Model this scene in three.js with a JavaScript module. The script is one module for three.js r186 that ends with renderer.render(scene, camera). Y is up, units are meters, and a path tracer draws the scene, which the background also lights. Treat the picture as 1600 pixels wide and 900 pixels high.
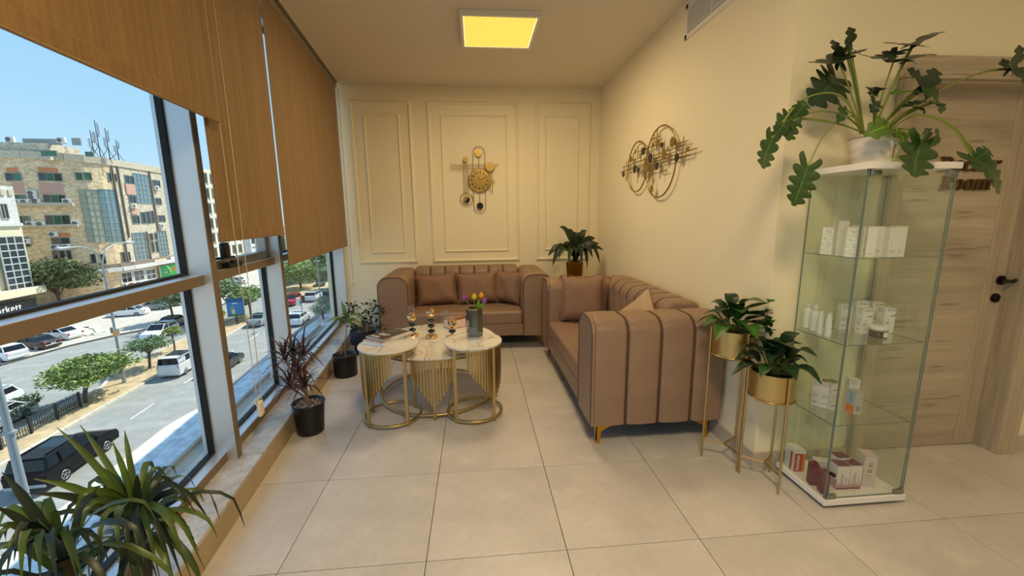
import * as THREE from 'three';
import { RoundedBoxGeometry } from 'three/addons/geometries/RoundedBoxGeometry.js';
import { mergeGeometries, toCreasedNormals } from 'three/addons/utils/BufferGeometryUtils.js';
import { TextGeometry } from 'three/addons/geometries/TextGeometry.js';
import { FontLoader } from 'three/addons/loaders/FontLoader.js';
import { RectAreaLightUniformsLib } from 'three/addons/lights/RectAreaLightUniformsLib.js';

// ---------------------------------------------------------------- camera, sky, sun, exposure
const scene = new THREE.Scene();
const renderer = new THREE.WebGLRenderer({ antialias: true });
renderer.toneMapping = THREE.LinearToneMapping;
renderer.toneMappingExposure = 1.45;
renderer.shadowMap.enabled = true;
renderer.shadowMap.type = THREE.PCFSoftShadowMap;
RectAreaLightUniformsLib.init();

const EYE = new THREE.Vector3(0, 1.4244, 0), FOCAL = 637.3;
const camera = new THREE.PerspectiveCamera(2 * Math.atan(450 / FOCAL) * 180 / Math.PI, 16 / 9, 0.05, 600);
camera.position.copy(EYE);
camera.rotation.set(-0.1749, -0.0866, -0.0115, 'YXZ');
camera.updateMatrixWorld(true);

// sky: clear summer air, paler towards the horizon
{
  const w = 256, h = 128, d = new Float32Array(w * h * 4);
  const zen = [0.18, 0.38, 0.76], mid = [0.28, 0.50, 0.73], hor = [0.48, 0.66, 0.78], low = [0.5, 0.47, 0.42];
  for (let j = 0; j < h; j++) for (let i = 0; i < w; i++) {
    const e = ((j + 0.5) / h - 0.5) * Math.PI, s = Math.sin(e), k = (j * w + i) * 4;
    for (let c = 0; c < 3; c++) {
      let v;
      if (s <= 0) v = low[c];
      else if (s < 0.32) v = THREE.MathUtils.lerp(hor[c], mid[c], Math.pow(s / 0.32, 0.75));
      else v = THREE.MathUtils.lerp(mid[c], zen[c], Math.pow((s - 0.32) / 0.68, 0.7));
      d[k + c] = v;
    }
    d[k + 3] = 1;
  }
  const t = new THREE.DataTexture(d, w, h, THREE.RGBAFormat, THREE.FloatType);
  t.mapping = THREE.EquirectangularReflectionMapping; t.magFilter = t.minFilter = THREE.LinearFilter; t.needsUpdate = true;
  scene.background = t;
  scene.backgroundIntensity = 1.0;
}

// the facade runs obliquely: u along it (away from the camera), n inwards, y up
const KF = 0.0985, FX = -0.9943, HF = Math.hypot(1, KF), THF = Math.atan(KF);
const FU = (u, y, n) => new THREE.Vector3(FX + (-KF * u + n) / HF, y, (-u - KF * n) / HF);
const STREET = -12.58;

const sun = new THREE.DirectionalLight(new THREE.Color(1, 0.93, 0.82), 4.6);
{
  const s = FU(0.75, 0, 0.66).sub(FU(0, 0, 0)).normalize().multiplyScalar(Math.cos(50 * Math.PI / 180));
  s.y = Math.sin(50 * Math.PI / 180);
  const c = FU(45, STREET, -28);
  sun.target.position.copy(c); sun.position.copy(c).addScaledVector(s, 150);
  sun.castShadow = true;
  Object.assign(sun.shadow.camera, { left: -90, right: 90, top: 90, bottom: -90, near: 1, far: 320 });
  sun.shadow.mapSize.set(4096, 4096); sun.shadow.radius = 1;
  scene.add(sun, sun.target);
}
const LAMP_COLOR = new THREE.Color(1, 0.78, 0.46);
const LAMP_POWER = 20.5;

// ---------------------------------------------------------------- helpers
let seed = 7;
const rnd = () => { seed = (seed * 1664525 + 1013904223) >>> 0; return seed / 4294967296; };
const rr = (a, b) => a + (b - a) * rnd();
const V = (x, y, z) => new THREE.Vector3(x, y, z);
const PI = Math.PI;
// pixel of the 1600 x 900 photograph -> ray; used to read off where things stand
function ray(px, py) { return V((px - 800) / FOCAL, -(py - 450) / FOCAL, -1).applyQuaternion(camera.quaternion); }
function at(axis, value, px, py) { const d = ray(px, py); const t = (value - EYE[axis]) / d[axis]; return EYE.clone().addScaledVector(d, t); }
function atDist(px, py, depth) { return EYE.clone().addScaledVector(ray(px, py), depth); }
function atPlane(p, nrm, px, py) { const d = ray(px, py); return EYE.clone().addScaledVector(d, p.clone().sub(EYE).dot(nrm) / d.dot(nrm)); }
const ground = (px, py) => at('y', STREET, px, py);

const names = new Map();
function numbered(n) { const k = names.get(n) ?? 0; names.set(n, k + 1); return k ? n + '_' + String(k).padStart(3, '0') : n; }
function shade(o) { o.castShadow = o.receiveShadow = true; return o; }
function thing(name, label, category, p = [0, 0, 0], turn = 0, group) {
  const o = new THREE.Group(); o.name = numbered(name); scene.add(o);
  if (p.isVector3) o.position.copy(p); else o.position.set(...p);
  o.rotation.y = turn; o.userData = { label, category }; if (group) o.userData.group = group;
  return o;
}
function put(name, geo, mat, parent = scene, p, turn) {
  const m = shade(new THREE.Mesh(geo, mat)); m.name = parent === scene ? numbered(name) : name;
  if (p) { if (p.isVector3) m.position.copy(p); else m.position.set(...p); }
  if (turn) m.rotation.y = turn;
  parent.add(m); return m;
}
function tag(o, label, category, group, kind) { o.userData = { label, category }; if (group) o.userData.group = group; if (kind) o.userData.kind = kind; return o; }
function struct(name, label, p = [0, 0, 0], turn = 0) { const o = new THREE.Group(); o.name = name; o.position.set(...p); o.rotation.y = turn; o.userData = { kind: 'structure', label }; scene.add(o); return o; }
function structMesh(name, label, geo, mat, p) { const m = put(name, geo, mat, scene, p); m.name = name; m.userData = { kind: 'structure', label }; return m; }
function dup(root, p, turn, label, group) {
  const r = root.clone(); r.name = numbered(root.name.replace(/_\d{3}$/, '')); scene.add(r);
  r.userData = { ...root.userData };
  if (p.isVector3) r.position.copy(p); else r.position.set(...p);
  if (turn !== undefined) r.rotation.y = turn;
  if (label) r.userData.label = label; if (group) r.userData.group = group;
  return r;
}
function clean(g) {
  g = g.index ? g.toNonIndexed() : g;
  for (const k of Object.keys(g.attributes)) if (!['position', 'normal', 'uv'].includes(k)) g.deleteAttribute(k);
  if (!g.attributes.uv) g.setAttribute('uv', new THREE.BufferAttribute(new Float32Array(g.attributes.position.count * 2), 2));
  return g;
}
const merge = (l) => { const g = mergeGeometries(l.map(clean)); return g; };
const T = (g, x = 0, y = 0, z = 0, rx = 0, ry = 0, rz = 0) => { if (rx) g.rotateX(rx); if (ry) g.rotateY(ry); if (rz) g.rotateZ(rz); return g.translate(x, y, z); };
const box = (w, h, d, x = 0, y = 0, z = 0) => new THREE.BoxGeometry(w, h, d).translate(x, y, z);
const box2 = (x0, x1, y0, y1, z0, z1) => box(x1 - x0, y1 - y0, z1 - z0, (x0 + x1) / 2, (y0 + y1) / 2, (z0 + z1) / 2);
const rbox = (w, h, d, r, x = 0, y = 0, z = 0, s = 2) => new RoundedBoxGeometry(w, h, d, s, r).translate(x, y, z);
const cyl = (r0, r1, h, x = 0, y = 0, z = 0, s = 24) => new THREE.CylinderGeometry(r1, r0, h, s).translate(x, y + h / 2, z); // base at y
const ball = (r, x = 0, y = 0, z = 0, s = 16) => new THREE.SphereGeometry(r, s, Math.max(6, s * 0.7 | 0)).translate(x, y, z);
const lathe = (pts, s = 32) => new THREE.LatheGeometry(pts.map(([r, y]) => new THREE.Vector2(Math.max(r, 0.0001), y)), s);
function tube(pts, r, n = 16, s = 6, closed = false) {
  const c = new THREE.CatmullRomCurve3(pts.map((p) => (p.isVector3 ? p : V(...p))), closed);
  return new THREE.TubeGeometry(c, n, r, s, closed);
}
function bar(a, b, r, s = 8) { // straight round bar
  const A = a.isVector3 ? a : V(...a), B = b.isVector3 ? b : V(...b), d = B.clone().sub(A), l = d.length();
  const g = new THREE.CylinderGeometry(r, r, l, s);
  g.applyQuaternion(new THREE.Quaternion().setFromUnitVectors(V(0, 1, 0), d.normalize()));
  return g.translate((A.x + B.x) / 2, (A.y + B.y) / 2, (A.z + B.z) / 2);
}
function sqbar(a, b, w) {
  const A = V(...a), B = V(...b), d = B.clone().sub(A), l = d.length();
  const g = new THREE.BoxGeometry(w, l, w);
  g.applyQuaternion(new THREE.Quaternion().setFromUnitVectors(V(0, 1, 0), d.normalize()));
  return g.translate((A.x + B.x) / 2, (A.y + B.y) / 2, (A.z + B.z) / 2);
}
function prism(pts, depth, bevel = 0) { // outline in x, y; extruded along z from 0
  const s = new THREE.Shape(pts.map(([x, y]) => new THREE.Vector2(x, y)));
  return new THREE.ExtrudeGeometry(s, { depth, bevelEnabled: bevel > 0, bevelSize: bevel, bevelThickness: bevel, bevelSegments: 2, steps: 1 });
}
// uv in metres (divided by s), picked by the face's main axis
function uvm(g, s = 1, ox = 0, oy = 0) {
  if (g.index) g = g.toNonIndexed();
  const p = g.attributes.position, n = g.attributes.normal, uv = new Float32Array(p.count * 2);
  for (let i = 0; i < p.count; i++) {
    const ax = Math.abs(n.getX(i)), ay = Math.abs(n.getY(i)), az = Math.abs(n.getZ(i));
    let a, b;
    if (ay >= ax && ay >= az) { a = p.getX(i); b = p.getZ(i); } else if (ax >= az) { a = p.getZ(i); b = p.getY(i); } else { a = p.getX(i); b = p.getY(i); }
    uv[i * 2] = a / s + ox; uv[i * 2 + 1] = b / s + oy;
  }
  g.setAttribute('uv', new THREE.BufferAttribute(uv, 2)); return g;
}
// closed outline swept along x from 0 to L and rounded in towards both ends, as a stuffed channel is
function channel(outline, L, r, bulge = 0, seg = 5) {
  const n = outline.length, pos = [], idx = [], sl = [];
  const nor = outline.map((p, i) => {
    const a = outline[(i + n - 1) % n], b = outline[(i + 1) % n], dx = b[0] - a[0], dy = b[1] - a[1], l = Math.hypot(dx, dy) || 1;
    return [dy / l, -dx / l];
  });
  const ts = [];
  for (let i = 0; i <= seg; i++) ts.push(r * (1 - Math.cos(i / seg * PI / 2)));
  const all = [...ts, L / 2, ...ts.slice().reverse().map((t) => L - t)];
  for (const t of all) {
    const e = Math.min(t, L - t), k = Math.min(1, e / r), ins = r * (1 - Math.sqrt(1 - (1 - k) ** 2)) - bulge * Math.sin(PI * t / L);
    sl.push(pos.length / 3);
    outline.forEach((p, i) => pos.push(t, p[1] - nor[i][1] * ins, p[0] - nor[i][0] * ins));
  }
  for (let s = 0; s + 1 < sl.length; s++) for (let i = 0; i < n; i++) {
    const a = sl[s] + i, b = sl[s] + (i + 1) % n, c = sl[s + 1] + i, d = sl[s + 1] + (i + 1) % n;
    idx.push(a, b, d, a, d, c);
  }
  const tri = THREE.ShapeUtils.triangulateShape(outline.map(([x, y]) => new THREE.Vector2(x, y)), []);
  const last = sl[sl.length - 1];
  for (const [a, b, c] of tri) { idx.push(a, c, b); idx.push(last + a, last + b, last + c); }
  const g = new THREE.BufferGeometry();
  g.setAttribute('position', new THREE.Float32BufferAttribute(pos, 3)); g.setIndex(idx);
  const o = toCreasedNormals(g, 0.7); o.setAttribute('uv', new THREE.BufferAttribute(new Float32Array(o.attributes.position.count * 2), 2));
  return uvm(o, 0.5);
}
// a leaf or blade along a list of points with half-widths; folded along its midrib
function blade(pts, wid, fold = 0.25, up = V(0, 1, 0), across = 2) {
  const c = new THREE.CatmullRomCurve3(pts), n = wid.length - 1, pos = [], uv = [], idx = [];
  for (let i = 0; i <= n; i++) {
    const t = i / n, p = c.getPoint(t), d = c.getTangent(t);
    let s = d.clone().cross(up); if (s.lengthSq() < 1e-4) s = V(1, 0, 0); s.normalize();
    const nn = s.clone().cross(d).normalize();
    for (let k = -across; k <= across; k++) {
      const f = k / across, q = p.clone().addScaledVector(s, f * wid[i]).addScaledVector(nn, Math.abs(f) * wid[i] * fold);
      pos.push(q.x, q.y, q.z); uv.push(f * 0.5 + 0.5, t);
    }
  }
  const m = 2 * across + 1;
  for (let i = 0; i < n; i++) for (let k = 0; k < m - 1; k++) { const a = i * m + k; idx.push(a, a + 1, a + m + 1, a, a + m + 1, a + m); }
  const g = new THREE.BufferGeometry();
  g.setAttribute('position', new THREE.Float32BufferAttribute(pos, 3)); g.setAttribute('uv', new THREE.Float32BufferAttribute(uv, 2));
  g.setIndex(idx); g.computeVertexNormals(); return g;
}

// a leaf whose margin is cut into forward pointing lobes; heart shaped at the stalk
function lobedLeaf(pts, W, lobeN, deep, fold, up) {
  const c = new THREE.CatmullRomCurve3(pts), n = lobeN * 6, pos = [], uv = [], idx = [], L = c.getLength();
  for (let i = 0; i <= n; i++) {
    const t = i / n, p = c.getPoint(t), d = c.getTangent(t); let s = d.clone().cross(up).normalize(); const nn = s.clone().cross(d).normalize();
    const env = Math.pow(Math.max(0, 1 - t), 0.62) * (0.72 + 1.1 * t) * (t < 0.06 ? 0.75 + 4 * t : 1);
    const lob = 1 - deep + deep * Math.pow(Math.abs(Math.sin((t * lobeN + 0.35) * PI)), 0.8);
    const w = Math.max(0.0008, W * env * lob * 1.15), skew = -0.32 * L * (1 - t) * (1 - 2.4 * t) * lob;
    for (let k = -2; k <= 2; k++) {
      const f = k / 2, a = Math.abs(f), q = p.clone().addScaledVector(s, f * w).addScaledVector(nn, a * w * fold - a * a * w * 0.25).addScaledVector(d, skew * a * (t < 0.42 ? 1 : 0.35));
      pos.push(q.x, q.y, q.z); uv.push(f * 0.5 + 0.5, t);
    }
  }
  for (let i = 0; i < n; i++) for (let k = 0; k < 4; k++) { const a = i * 5 + k; idx.push(a, a + 1, a + 6, a, a + 6, a + 5); }
  const g = new THREE.BufferGeometry();
  g.setAttribute('position', new THREE.Float32BufferAttribute(pos, 3)); g.setAttribute('uv', new THREE.Float32BufferAttribute(uv, 2));
  g.setIndex(idx); g.computeVertexNormals(); return g;
}

// ---------------------------------------------------------------- textures and materials
function hash2(i, j, s) { let h = (i * 374761393 + j * 668265263 + s * 974711) | 0; h = Math.imul(h ^ (h >>> 13), 1274126177); return ((h ^ (h >>> 16)) >>> 0) / 4294967296; }
function vnoise(x, y, px, py, s) { // periodic value noise
  const i = Math.floor(x), j = Math.floor(y), fx = x - i, fy = y - j, u = fx * fx * (3 - 2 * fx), v = fy * fy * (3 - 2 * fy);
  const m = (a, p) => ((a % p) + p) % p;
  const a = hash2(m(i, px), m(j, py), s), b = hash2(m(i + 1, px), m(j, py), s), c = hash2(m(i, px), m(j + 1, py), s), d = hash2(m(i + 1, px), m(j + 1, py), s);
  return a + (b - a) * u + (c - a) * v + (a - b - c + d) * u * v;
}
function fbm(u, v, fx, fy, s, o = 4) { let r = 0, a = 0.5, t = 0; for (let k = 0; k < o; k++) { r += a * vnoise(u * fx, v * fy, fx, fy, s + k); t += a; a *= 0.5; fx *= 2; fy *= 2; } return r / t; }
function tex(n, fn, srgb = true, m = n) {
  const d = new Uint8Array(n * m * 4);
  for (let j = 0; j < m; j++) for (let i = 0; i < n; i++) {
    const c = fn((i + 0.5) / n, (j + 0.5) / m), k = (j * n + i) * 4;
    d[k] = c[0]; d[k + 1] = c[1]; d[k + 2] = c[2]; d[k + 3] = 255;
  }
  const t = new THREE.DataTexture(d, n, m); t.wrapS = t.wrapT = THREE.RepeatWrapping; t.magFilter = THREE.LinearFilter; t.minFilter = THREE.LinearMipmapLinearFilter; t.generateMipmaps = true;
  if (srgb) t.colorSpace = THREE.SRGBColorSpace; t.needsUpdate = true; return t;
}
const grey = (v) => { const c = Math.max(0, Math.min(255, v * 255)); return [c, c, c]; };
const tint = (c, k) => c.map((v) => Math.max(0, Math.min(255, v * k)));
function canvasTex(w, h, draw) {
  const c = document.createElement('canvas'); c.width = w; c.height = h; draw(c.getContext('2d'), w, h);
  const t = new THREE.CanvasTexture(c); t.colorSpace = THREE.SRGBColorSpace; t.magFilter = THREE.LinearFilter; return t;
}
const M = (color, rough = 0.6, o = {}) => new THREE.MeshStandardMaterial({ color, roughness: rough, ...o });
const MP = (color, rough = 0.6, o = {}) => new THREE.MeshPhysicalMaterial({ color, roughness: rough, ...o });
const bumpFine = tex(256, (u, v) => grey(fbm(u, v, 24, 24, 3, 4)), false);
const bumpCoarse = tex(256, (u, v) => grey(fbm(u, v, 6, 6, 9, 5)), false);
const mat = {
  paint: M('#f5e9c8', 0.75, { bumpMap: bumpFine, bumpScale: 0.0006 }),
  ceiling: M('#e4d8c0', 0.85, { bumpMap: bumpFine, bumpScale: 0.0006 }),
  white: M('#e9e4da', 0.45), gold: M('#bfa25c', 0.32, { metalness: 1 }), goldBright: M('#efd0a0', 0.14, { metalness: 1 }),
  brass: M('#c6ae7a', 0.36, { metalness: 1 }),
  alu: M('#dadee2', 0.4, { metalness: 0.65 }), aluDark: M('#a8a5a0', 0.36, { metalness: 0.75 }), gasket: M('#0c0d0f', 0.6), black: M('#151515', 0.5),
  glass: MP('#f0f8f7', 0.0, { transmission: 1, thickness: 0, ior: 1.5, specularIntensity: 0.35, side: THREE.DoubleSide }),
  steel: M('#9c9fa2', 0.3, { metalness: 1 }),
};
// ---------------------------------------------------------------- the room
const CEIL = 2.901, XR = 1.529, ZB = -5.087, ZD = -1.975, XFAR = 4.4, ZNEAR = 5.2;  // ZNEAR lies far back: room lengthened behind the viewer for more daylight
const tileTex = [0, 1, 2].map((s) => tex(256, (u, v) => {
  const a = fbm(u, v, 3, 3, 20 + s, 5), b = fbm(u, v, 40, 40, 30 + s, 3), c = Math.pow(fbm(u, v, 5, 9, 50 + s, 5), 3);
  return tint([206, 198, 189], 0.93 + 0.12 * a + 0.05 * (b - 0.5) + 0.08 * c);
}));
const tileMats = tileTex.map((t) => M('#ffffff', 0.34, { map: t, bumpMap: bumpCoarse, bumpScale: 0.0004 }));
{
  const xf = (z, n) => FX + n * HF + KF * z; // x of the line n metres inside the window front
  const floor = struct('floor', 'large square beige porcelain floor tiles with dark joints');
  put('joint_bed', prism([[xf(ZB, -0.2), -ZB], [xf(ZNEAR, -0.2), -ZNEAR], [XFAR, -ZNEAR], [XFAR, -ZB]], 0.116).rotateX(-PI / 2).translate(0, -0.12, 0), M('#4a443d', 0.9), floor);
  put('screed', box2(-1.0, XFAR, -0.004, -0.001, 1.2, ZNEAR), M('#b9afa2', 0.5), floor);
  const gx = -1.4432, gz = -1.5143, s = 0.6, j = 0.0016;
  for (let i = -1; i < 10; i++) for (let k = -11; k < 6; k++) {
    const z1q = Math.min(gz - k * s - j, ZNEAR), x0 = Math.max(gx + i * s + j, xf(z1q, -0.1)), x1 = Math.min(gx + (i + 1) * s - j, XFAR), z0 = Math.max(gz - (k + 1) * s + j, ZB), z1 = Math.min(gz - k * s - j, ZNEAR);
    if (x1 - x0 < 0.02 || z1 - z0 < 0.02) continue;
    if (x0 > XR + 0.1 && z1 < ZD - 0.2) continue;
    if (z0 > 1.2) continue; // behind the viewer the bed is enough
    const w = x1 - x0, d = z1 - z0;
    const g = new RoundedBoxGeometry(w, 0.012, d, 1, 0.0012);
    const uv = g.attributes.uv, p = g.attributes.position, ou = rnd(), ov = rnd();
    for (let q = 0; q < uv.count; q++) uv.setXY(q, p.getX(q) / 0.9 + ou, p.getZ(q) / 0.9 + ov);
    put('tile', g, tileMats[(rnd() * 3) | 0], floor, [(x0 + x1) / 2, -0.006, (z0 + z1) / 2]);
  }
}
structMesh('ceiling', 'plain off-white plaster ceiling', uvm(prism([[FX - 0.3 + KF * (ZB - 0.2), -ZB + 0.2], [FX - 0.3 + KF * (ZNEAR + 0.2), -ZNEAR - 0.2], [XFAR + 0.2, -ZNEAR - 0.2], [XFAR + 0.2, -ZB + 0.2]], 0.25).rotateX(-PI / 2).translate(0, CEIL, 0)), mat.ceiling);
structMesh('wall_back', 'cream back wall behind the two seater sofa', uvm(box2(-1.72, XR + 0.25, 0, CEIL, ZB - 0.22, ZB)), mat.paint);
structMesh('wall_right', 'plain cream wall beside the right sofa', uvm(box2(XR, XR + 0.25, 0, CEIL, ZB, ZD - 0.2)), mat.paint);
{ // wall facing the camera with the doorway in it
  const dx0 = 2.16, dx1 = 3.05, dy = 2.06;
  structMesh('wall_door', 'cream wall around the wooden door', uvm(merge([box2(XR, dx0, 0, CEIL, ZD - 0.2, ZD), box2(dx1, XFAR, 0, CEIL, ZD - 0.2, ZD), box2(dx0, dx1, dy, CEIL, ZD - 0.2, ZD)])), mat.paint);
}
structMesh('wall_far_right', 'cream side wall out of view at the right', uvm(box2(XFAR, XFAR + 0.2, 0, CEIL, ZD - 0.2, ZNEAR)), mat.paint);
structMesh('wall_near', 'cream wall behind the viewer', uvm(box2(-0.72, XFAR + 0.2, 0, CEIL, ZNEAR, ZNEAR + 0.2)), mat.paint);

// panel mouldings on the back wall: a wide outer frame and a slim inner frame each
function frameMoulding(x0, x1, y0, y1, w, d) {
  const prof = [[0, 0], [0.12, 0.55], [0.35, 0.75], [0.55, 1], [0.8, 0.8], [1, 0]];
  const geos = [];
  const cs = [[x0, y0, 1, 1], [x1, y0, -1, 1], [x1, y1, -1, -1], [x0, y1, 1, -1]];
  for (let e = 0; e < 4; e++) {
    const a = cs[e], b = cs[(e + 1) % 4], pos = [];
    for (let i = 0; i + 1 < prof.length; i++) {
      const P = (c, k) => [c[0] + c[2] * prof[k][0] * w, c[1] + c[3] * prof[k][0] * w, prof[k][1] * d];
      const A = P(a, i), B = P(b, i), C = P(b, i + 1), D = P(a, i + 1);
      pos.push(...A, ...B, ...C, ...A, ...C, ...D);
    }
    const g = new THREE.BufferGeometry(); g.setAttribute('position', new THREE.Float32BufferAttribute(pos, 3)); g.computeVertexNormals(); geos.push(g);
  }
  return geos;
}
{
  let k = 1;
  const outer = [[-1.405, -0.705], [-0.535, 0.547], [0.745, 1.42]], inner = [[-1.26, -0.845], [-0.38, 0.41], [0.85, 1.275]];
  for (const [set, y0, y1, w, d, what] of [[outer, 0.865, 2.745, 0.04, 0.024, 'outer'], [inner, 0.99, 2.6, 0.026, 0.017, 'inner']]) set.forEach(([a, b], i) => {
    const t = struct('trim_' + k++, what + ' moulding frame of the ' + ['left', 'middle', 'right'][i] + ' wall panel', [0, 0, ZB]);
    for (const g of frameMoulding(a, b, y0, y1, w, d)) put('moulding', clean(g), mat.paint, t);
  });
}
// baseboards of the same tile as the floor
{
  const bb = M('#f2ebe0', 0.4, { map: tileTex[1] });
  structMesh('baseboard_right', 'low tile skirting along the right wall', uvm(merge([box2(XR - 0.012, XR, 0, 0.098, ZB, ZD)])), bb);
  structMesh('baseboard_door', 'low tile skirting left of the door', uvm(box2(XR - 0.012, 2.085, 0, 0.098, ZD, ZD + 0.012)), bb);
  structMesh('baseboard_far', 'low tile skirting right of the door', uvm(box2(3.152, XFAR, 0, 0.098, ZD, ZD + 0.012)), bb);
  structMesh('baseboard_back', 'low tile skirting along the back wall', uvm(box2(-1.5, XR - 0.013, 0, 0.098, ZB, ZB + 0.012)), bb);
}

// ---------------------------------------------------------------- door
const woodV = tex(512, (u, v) => {
  const w = u + 0.006 * (fbm(u, v, 4, 4, 71, 3) - 0.5), a = fbm(w, v, 60, 2, 60, 4), b = fbm(w, v, 14, 1, 61, 4), c = fbm(w, v, 200, 6, 62, 2);
  const k = 0.8 + 0.22 * a + 0.16 * (b - 0.5) + 0.1 * (c - 0.5);
  return tint([203, 184, 156], k);
});
const woodH = tex(512, (u, v) => {
  const w = v + 0.03 * (fbm(u, v, 3, 6, 81, 4) - 0.5), a = fbm(u, w, 2, 40, 82, 4), b = fbm(u, w, 1, 10, 83, 4), l = fbm(u, w, 3, 70, 84, 2);
  const k = 0.82 + 0.2 * a + 0.16 * (b - 0.5) - (l > 0.72 ? (l - 0.72) * 1.6 : 0);
  return tint([200, 182, 155], k);
});
const doorV = M('#ffffff', 0.5, { map: woodV, bumpMap: woodV, bumpScale: 0.0006 }), doorH = M('#ffffff', 0.5, { map: woodH, bumpMap: woodH, bumpScale: 0.0006 });
const font = { bold: await new FontLoader().loadAsync('fonts/droid/droid_serif_bold.typeface.json'), sans: await new FontLoader().loadAsync('fonts/droid/droid_sans_bold.typeface.json') };
{
  const d = struct('door_1', 'pale oak door lettered Doctor Room', [0, 0, 0]);
  const x0 = 2.172, x1 = 3.04, z = -2.07, ztop = 2.05;
  put('leaf', uvm(box2(x0, x1, 0.006, ztop, z - 0.04, z), 0.9), doorH, d);
  for (const [a, b] of [[x0, x0 + 0.13], [x1 - 0.135, x1 - 0.003]]) put('stile', uvm(box2(a, b, 0.006, ztop, z - 0.02, z + 0.003), 0.7, rnd()), doorV, d);
  // jambs and casing
  const zf = ZD + 0.03;
  for (const s of [0, 1]) {
    const a = s ? x1 : x0 - 0.02, b = s ? x1 + 0.02 : x0;
    put('jamb', uvm(box2(a, b, 0, ztop + 0.02, z - 0.06, ZD + 0.01), 0.7, rnd()), doorV, d);
    const c0 = s ? x1 + 0.002 : 2.085, c1 = s ? 3.15 : x0 - 0.002;
    put('casing', uvm(merge([rbox(c1 - c0, 2.061, 0.03, 0.006, (c0 + c1) / 2, 1.0305, ZD + 0.016), rbox(0.03, 2.06, 0.012, 0.004, s ? c1 - 0.02 : c0 + 0.02, 1.03, ZD + 0.031)]), 0.7, rnd()), doorV, d);
  }
  put('jamb', uvm(box2(x0, x1, ztop, ztop + 0.02, z - 0.06, ZD + 0.01), 0.9), doorH, d);
  put('casing', uvm(merge([rbox(3.15 - 2.085, 0.105, 0.032, 0.006, 2.6175, ztop + 0.012 + 0.0525, ZD + 0.0165)]), 0.9), doorH, d);
  const dark = M('#2c211c', 0.35, { metalness: 0.7 });
  const hx = 3.005, hy = 1.028;
  const h = put('door_handle', merge([T(cyl(0.027, 0.027, 0.01, 0, 0, 0, 24), 0, 0, 0, PI / 2), T(cyl(0.009, 0.009, 0.05, 0, 0, 0, 12), 0, 0, 0.008, PI / 2), tube([[0, 0, 0.052], [-0.03, 0.002, 0.056], [-0.09, 0.004, 0.05], [-0.125, 0.006, 0.046]].map(([a, b, c]) => [-a * 0.35 - 0.01, b, c]), 0.009, 10, 8), tube([[0, 0, 0.052], [-0.045, 0.002, 0.058], [-0.075, 0.004, 0.055]], 0.008, 10, 8)]), dark, d, [hx, hy, z + 0.003]);
  put('lock_cylinder', merge([T(cyl(0.026, 0.026, 0.012, 0, 0, 0, 24), 0, 0, 0, PI / 2), T(new THREE.TorusGeometry(0.017, 0.004, 8, 20), 0, 0, 0.013)]), dark, d, [2.99, 0.925, z + 0.003]);
  // raised gold letters with dark faces
  const mk = (s, size) => { const g = new TextGeometry(s, { font: font.bold, size, depth: 0.012, curveSegments: 6 }); g.applyMatrix4(new THREE.Matrix4().set(1, 0.2, 0, 0, 0, 1, 0, 0, 0, 0, 1, 0, 0, 0, 0, 1)); g.computeBoundingBox(); return g; };
  const gold = M('#8a6420', 0.3, { metalness: 0.9 }), face = M('#3a2412', 0.4);
  for (const [s, y, cx] of [['Doctor', 1.634, 2.672], ['Room', 1.535, 2.664]]) {
    const g = mk(s, 0.077), w = g.boundingBox.max.x;
    const t = put('lettering', g, [face, gold], d, [cx - w / 2, y, z + 0.003]);
    t.userData.label = 'raised gold edged letters reading ' + s;
  }
}

// ---------------------------------------------------------------- window front (in the facade's own frame: x = inwards, z = towards the viewer)
const FAC = [FX, 0, 0];
const marble = tex(512, (u, v) => {
  const a = fbm(u, v, 4, 4, 101, 5), b = fbm(u, v, 24, 24, 102, 4), c = fbm(u, v, 70, 70, 103, 2);
  return tint([208, 202, 192], 0.78 + 0.26 * a + 0.22 * (b - 0.5) + 0.12 * (c - 0.5));
});
const sillStone = M('#ffffff', 0.3, { map: marble }), sillFace = M('#ffffff', 0.35, { map: tileTex[0], color: '#d9c6a4' });
{
  const t = struct('trim_7', 'low stone window sill with tiled front below the glazing', FAC, THF);
  const cuts = [-5.2, -2.6, -0.9, 0.35, 1.16, 2.19, 3.35, 4.4, 5.2];
  for (let i = 0; i + 1 < cuts.length; i++) {
    const a = cuts[i], b = cuts[i + 1];
    put('sill_slab', uvm(rbox(0.34, 0.022, b - a - 0.002, 0.004, -0.168, 0.1335, -(a + b) / 2), 0.8, rnd()), sillStone, t);
  }
  const fc = [-5.2, -2.6, -0.9, 0.4, 1.48, 2.25, 3.4, 4.5, 5.2];
  for (let i = 0; i + 1 < fc.length; i++) put('sill_tile', uvm(box2(-0.012, -0.002, 0.001, 0.122, -fc[i + 1] + 0.001, -fc[i] - 0.001), 0.8, rnd()), sillFace, t);
  put('sill_core', box2(-0.34, -0.012, -0.1, 0.122, -5.2, 5.2), M('#8f887c', 0.9), t);
}
const ledgeStone = M('#a3a9ab', 0.8, { bumpMap: bumpFine, bumpScale: 0.002 });
const brownFaceM = M('#86735f', 0.42, { metalness: 0.2 });  // thin darker brown layer on the room side of rails, transoms and mullions
const GL = -0.235; // glass line
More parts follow.
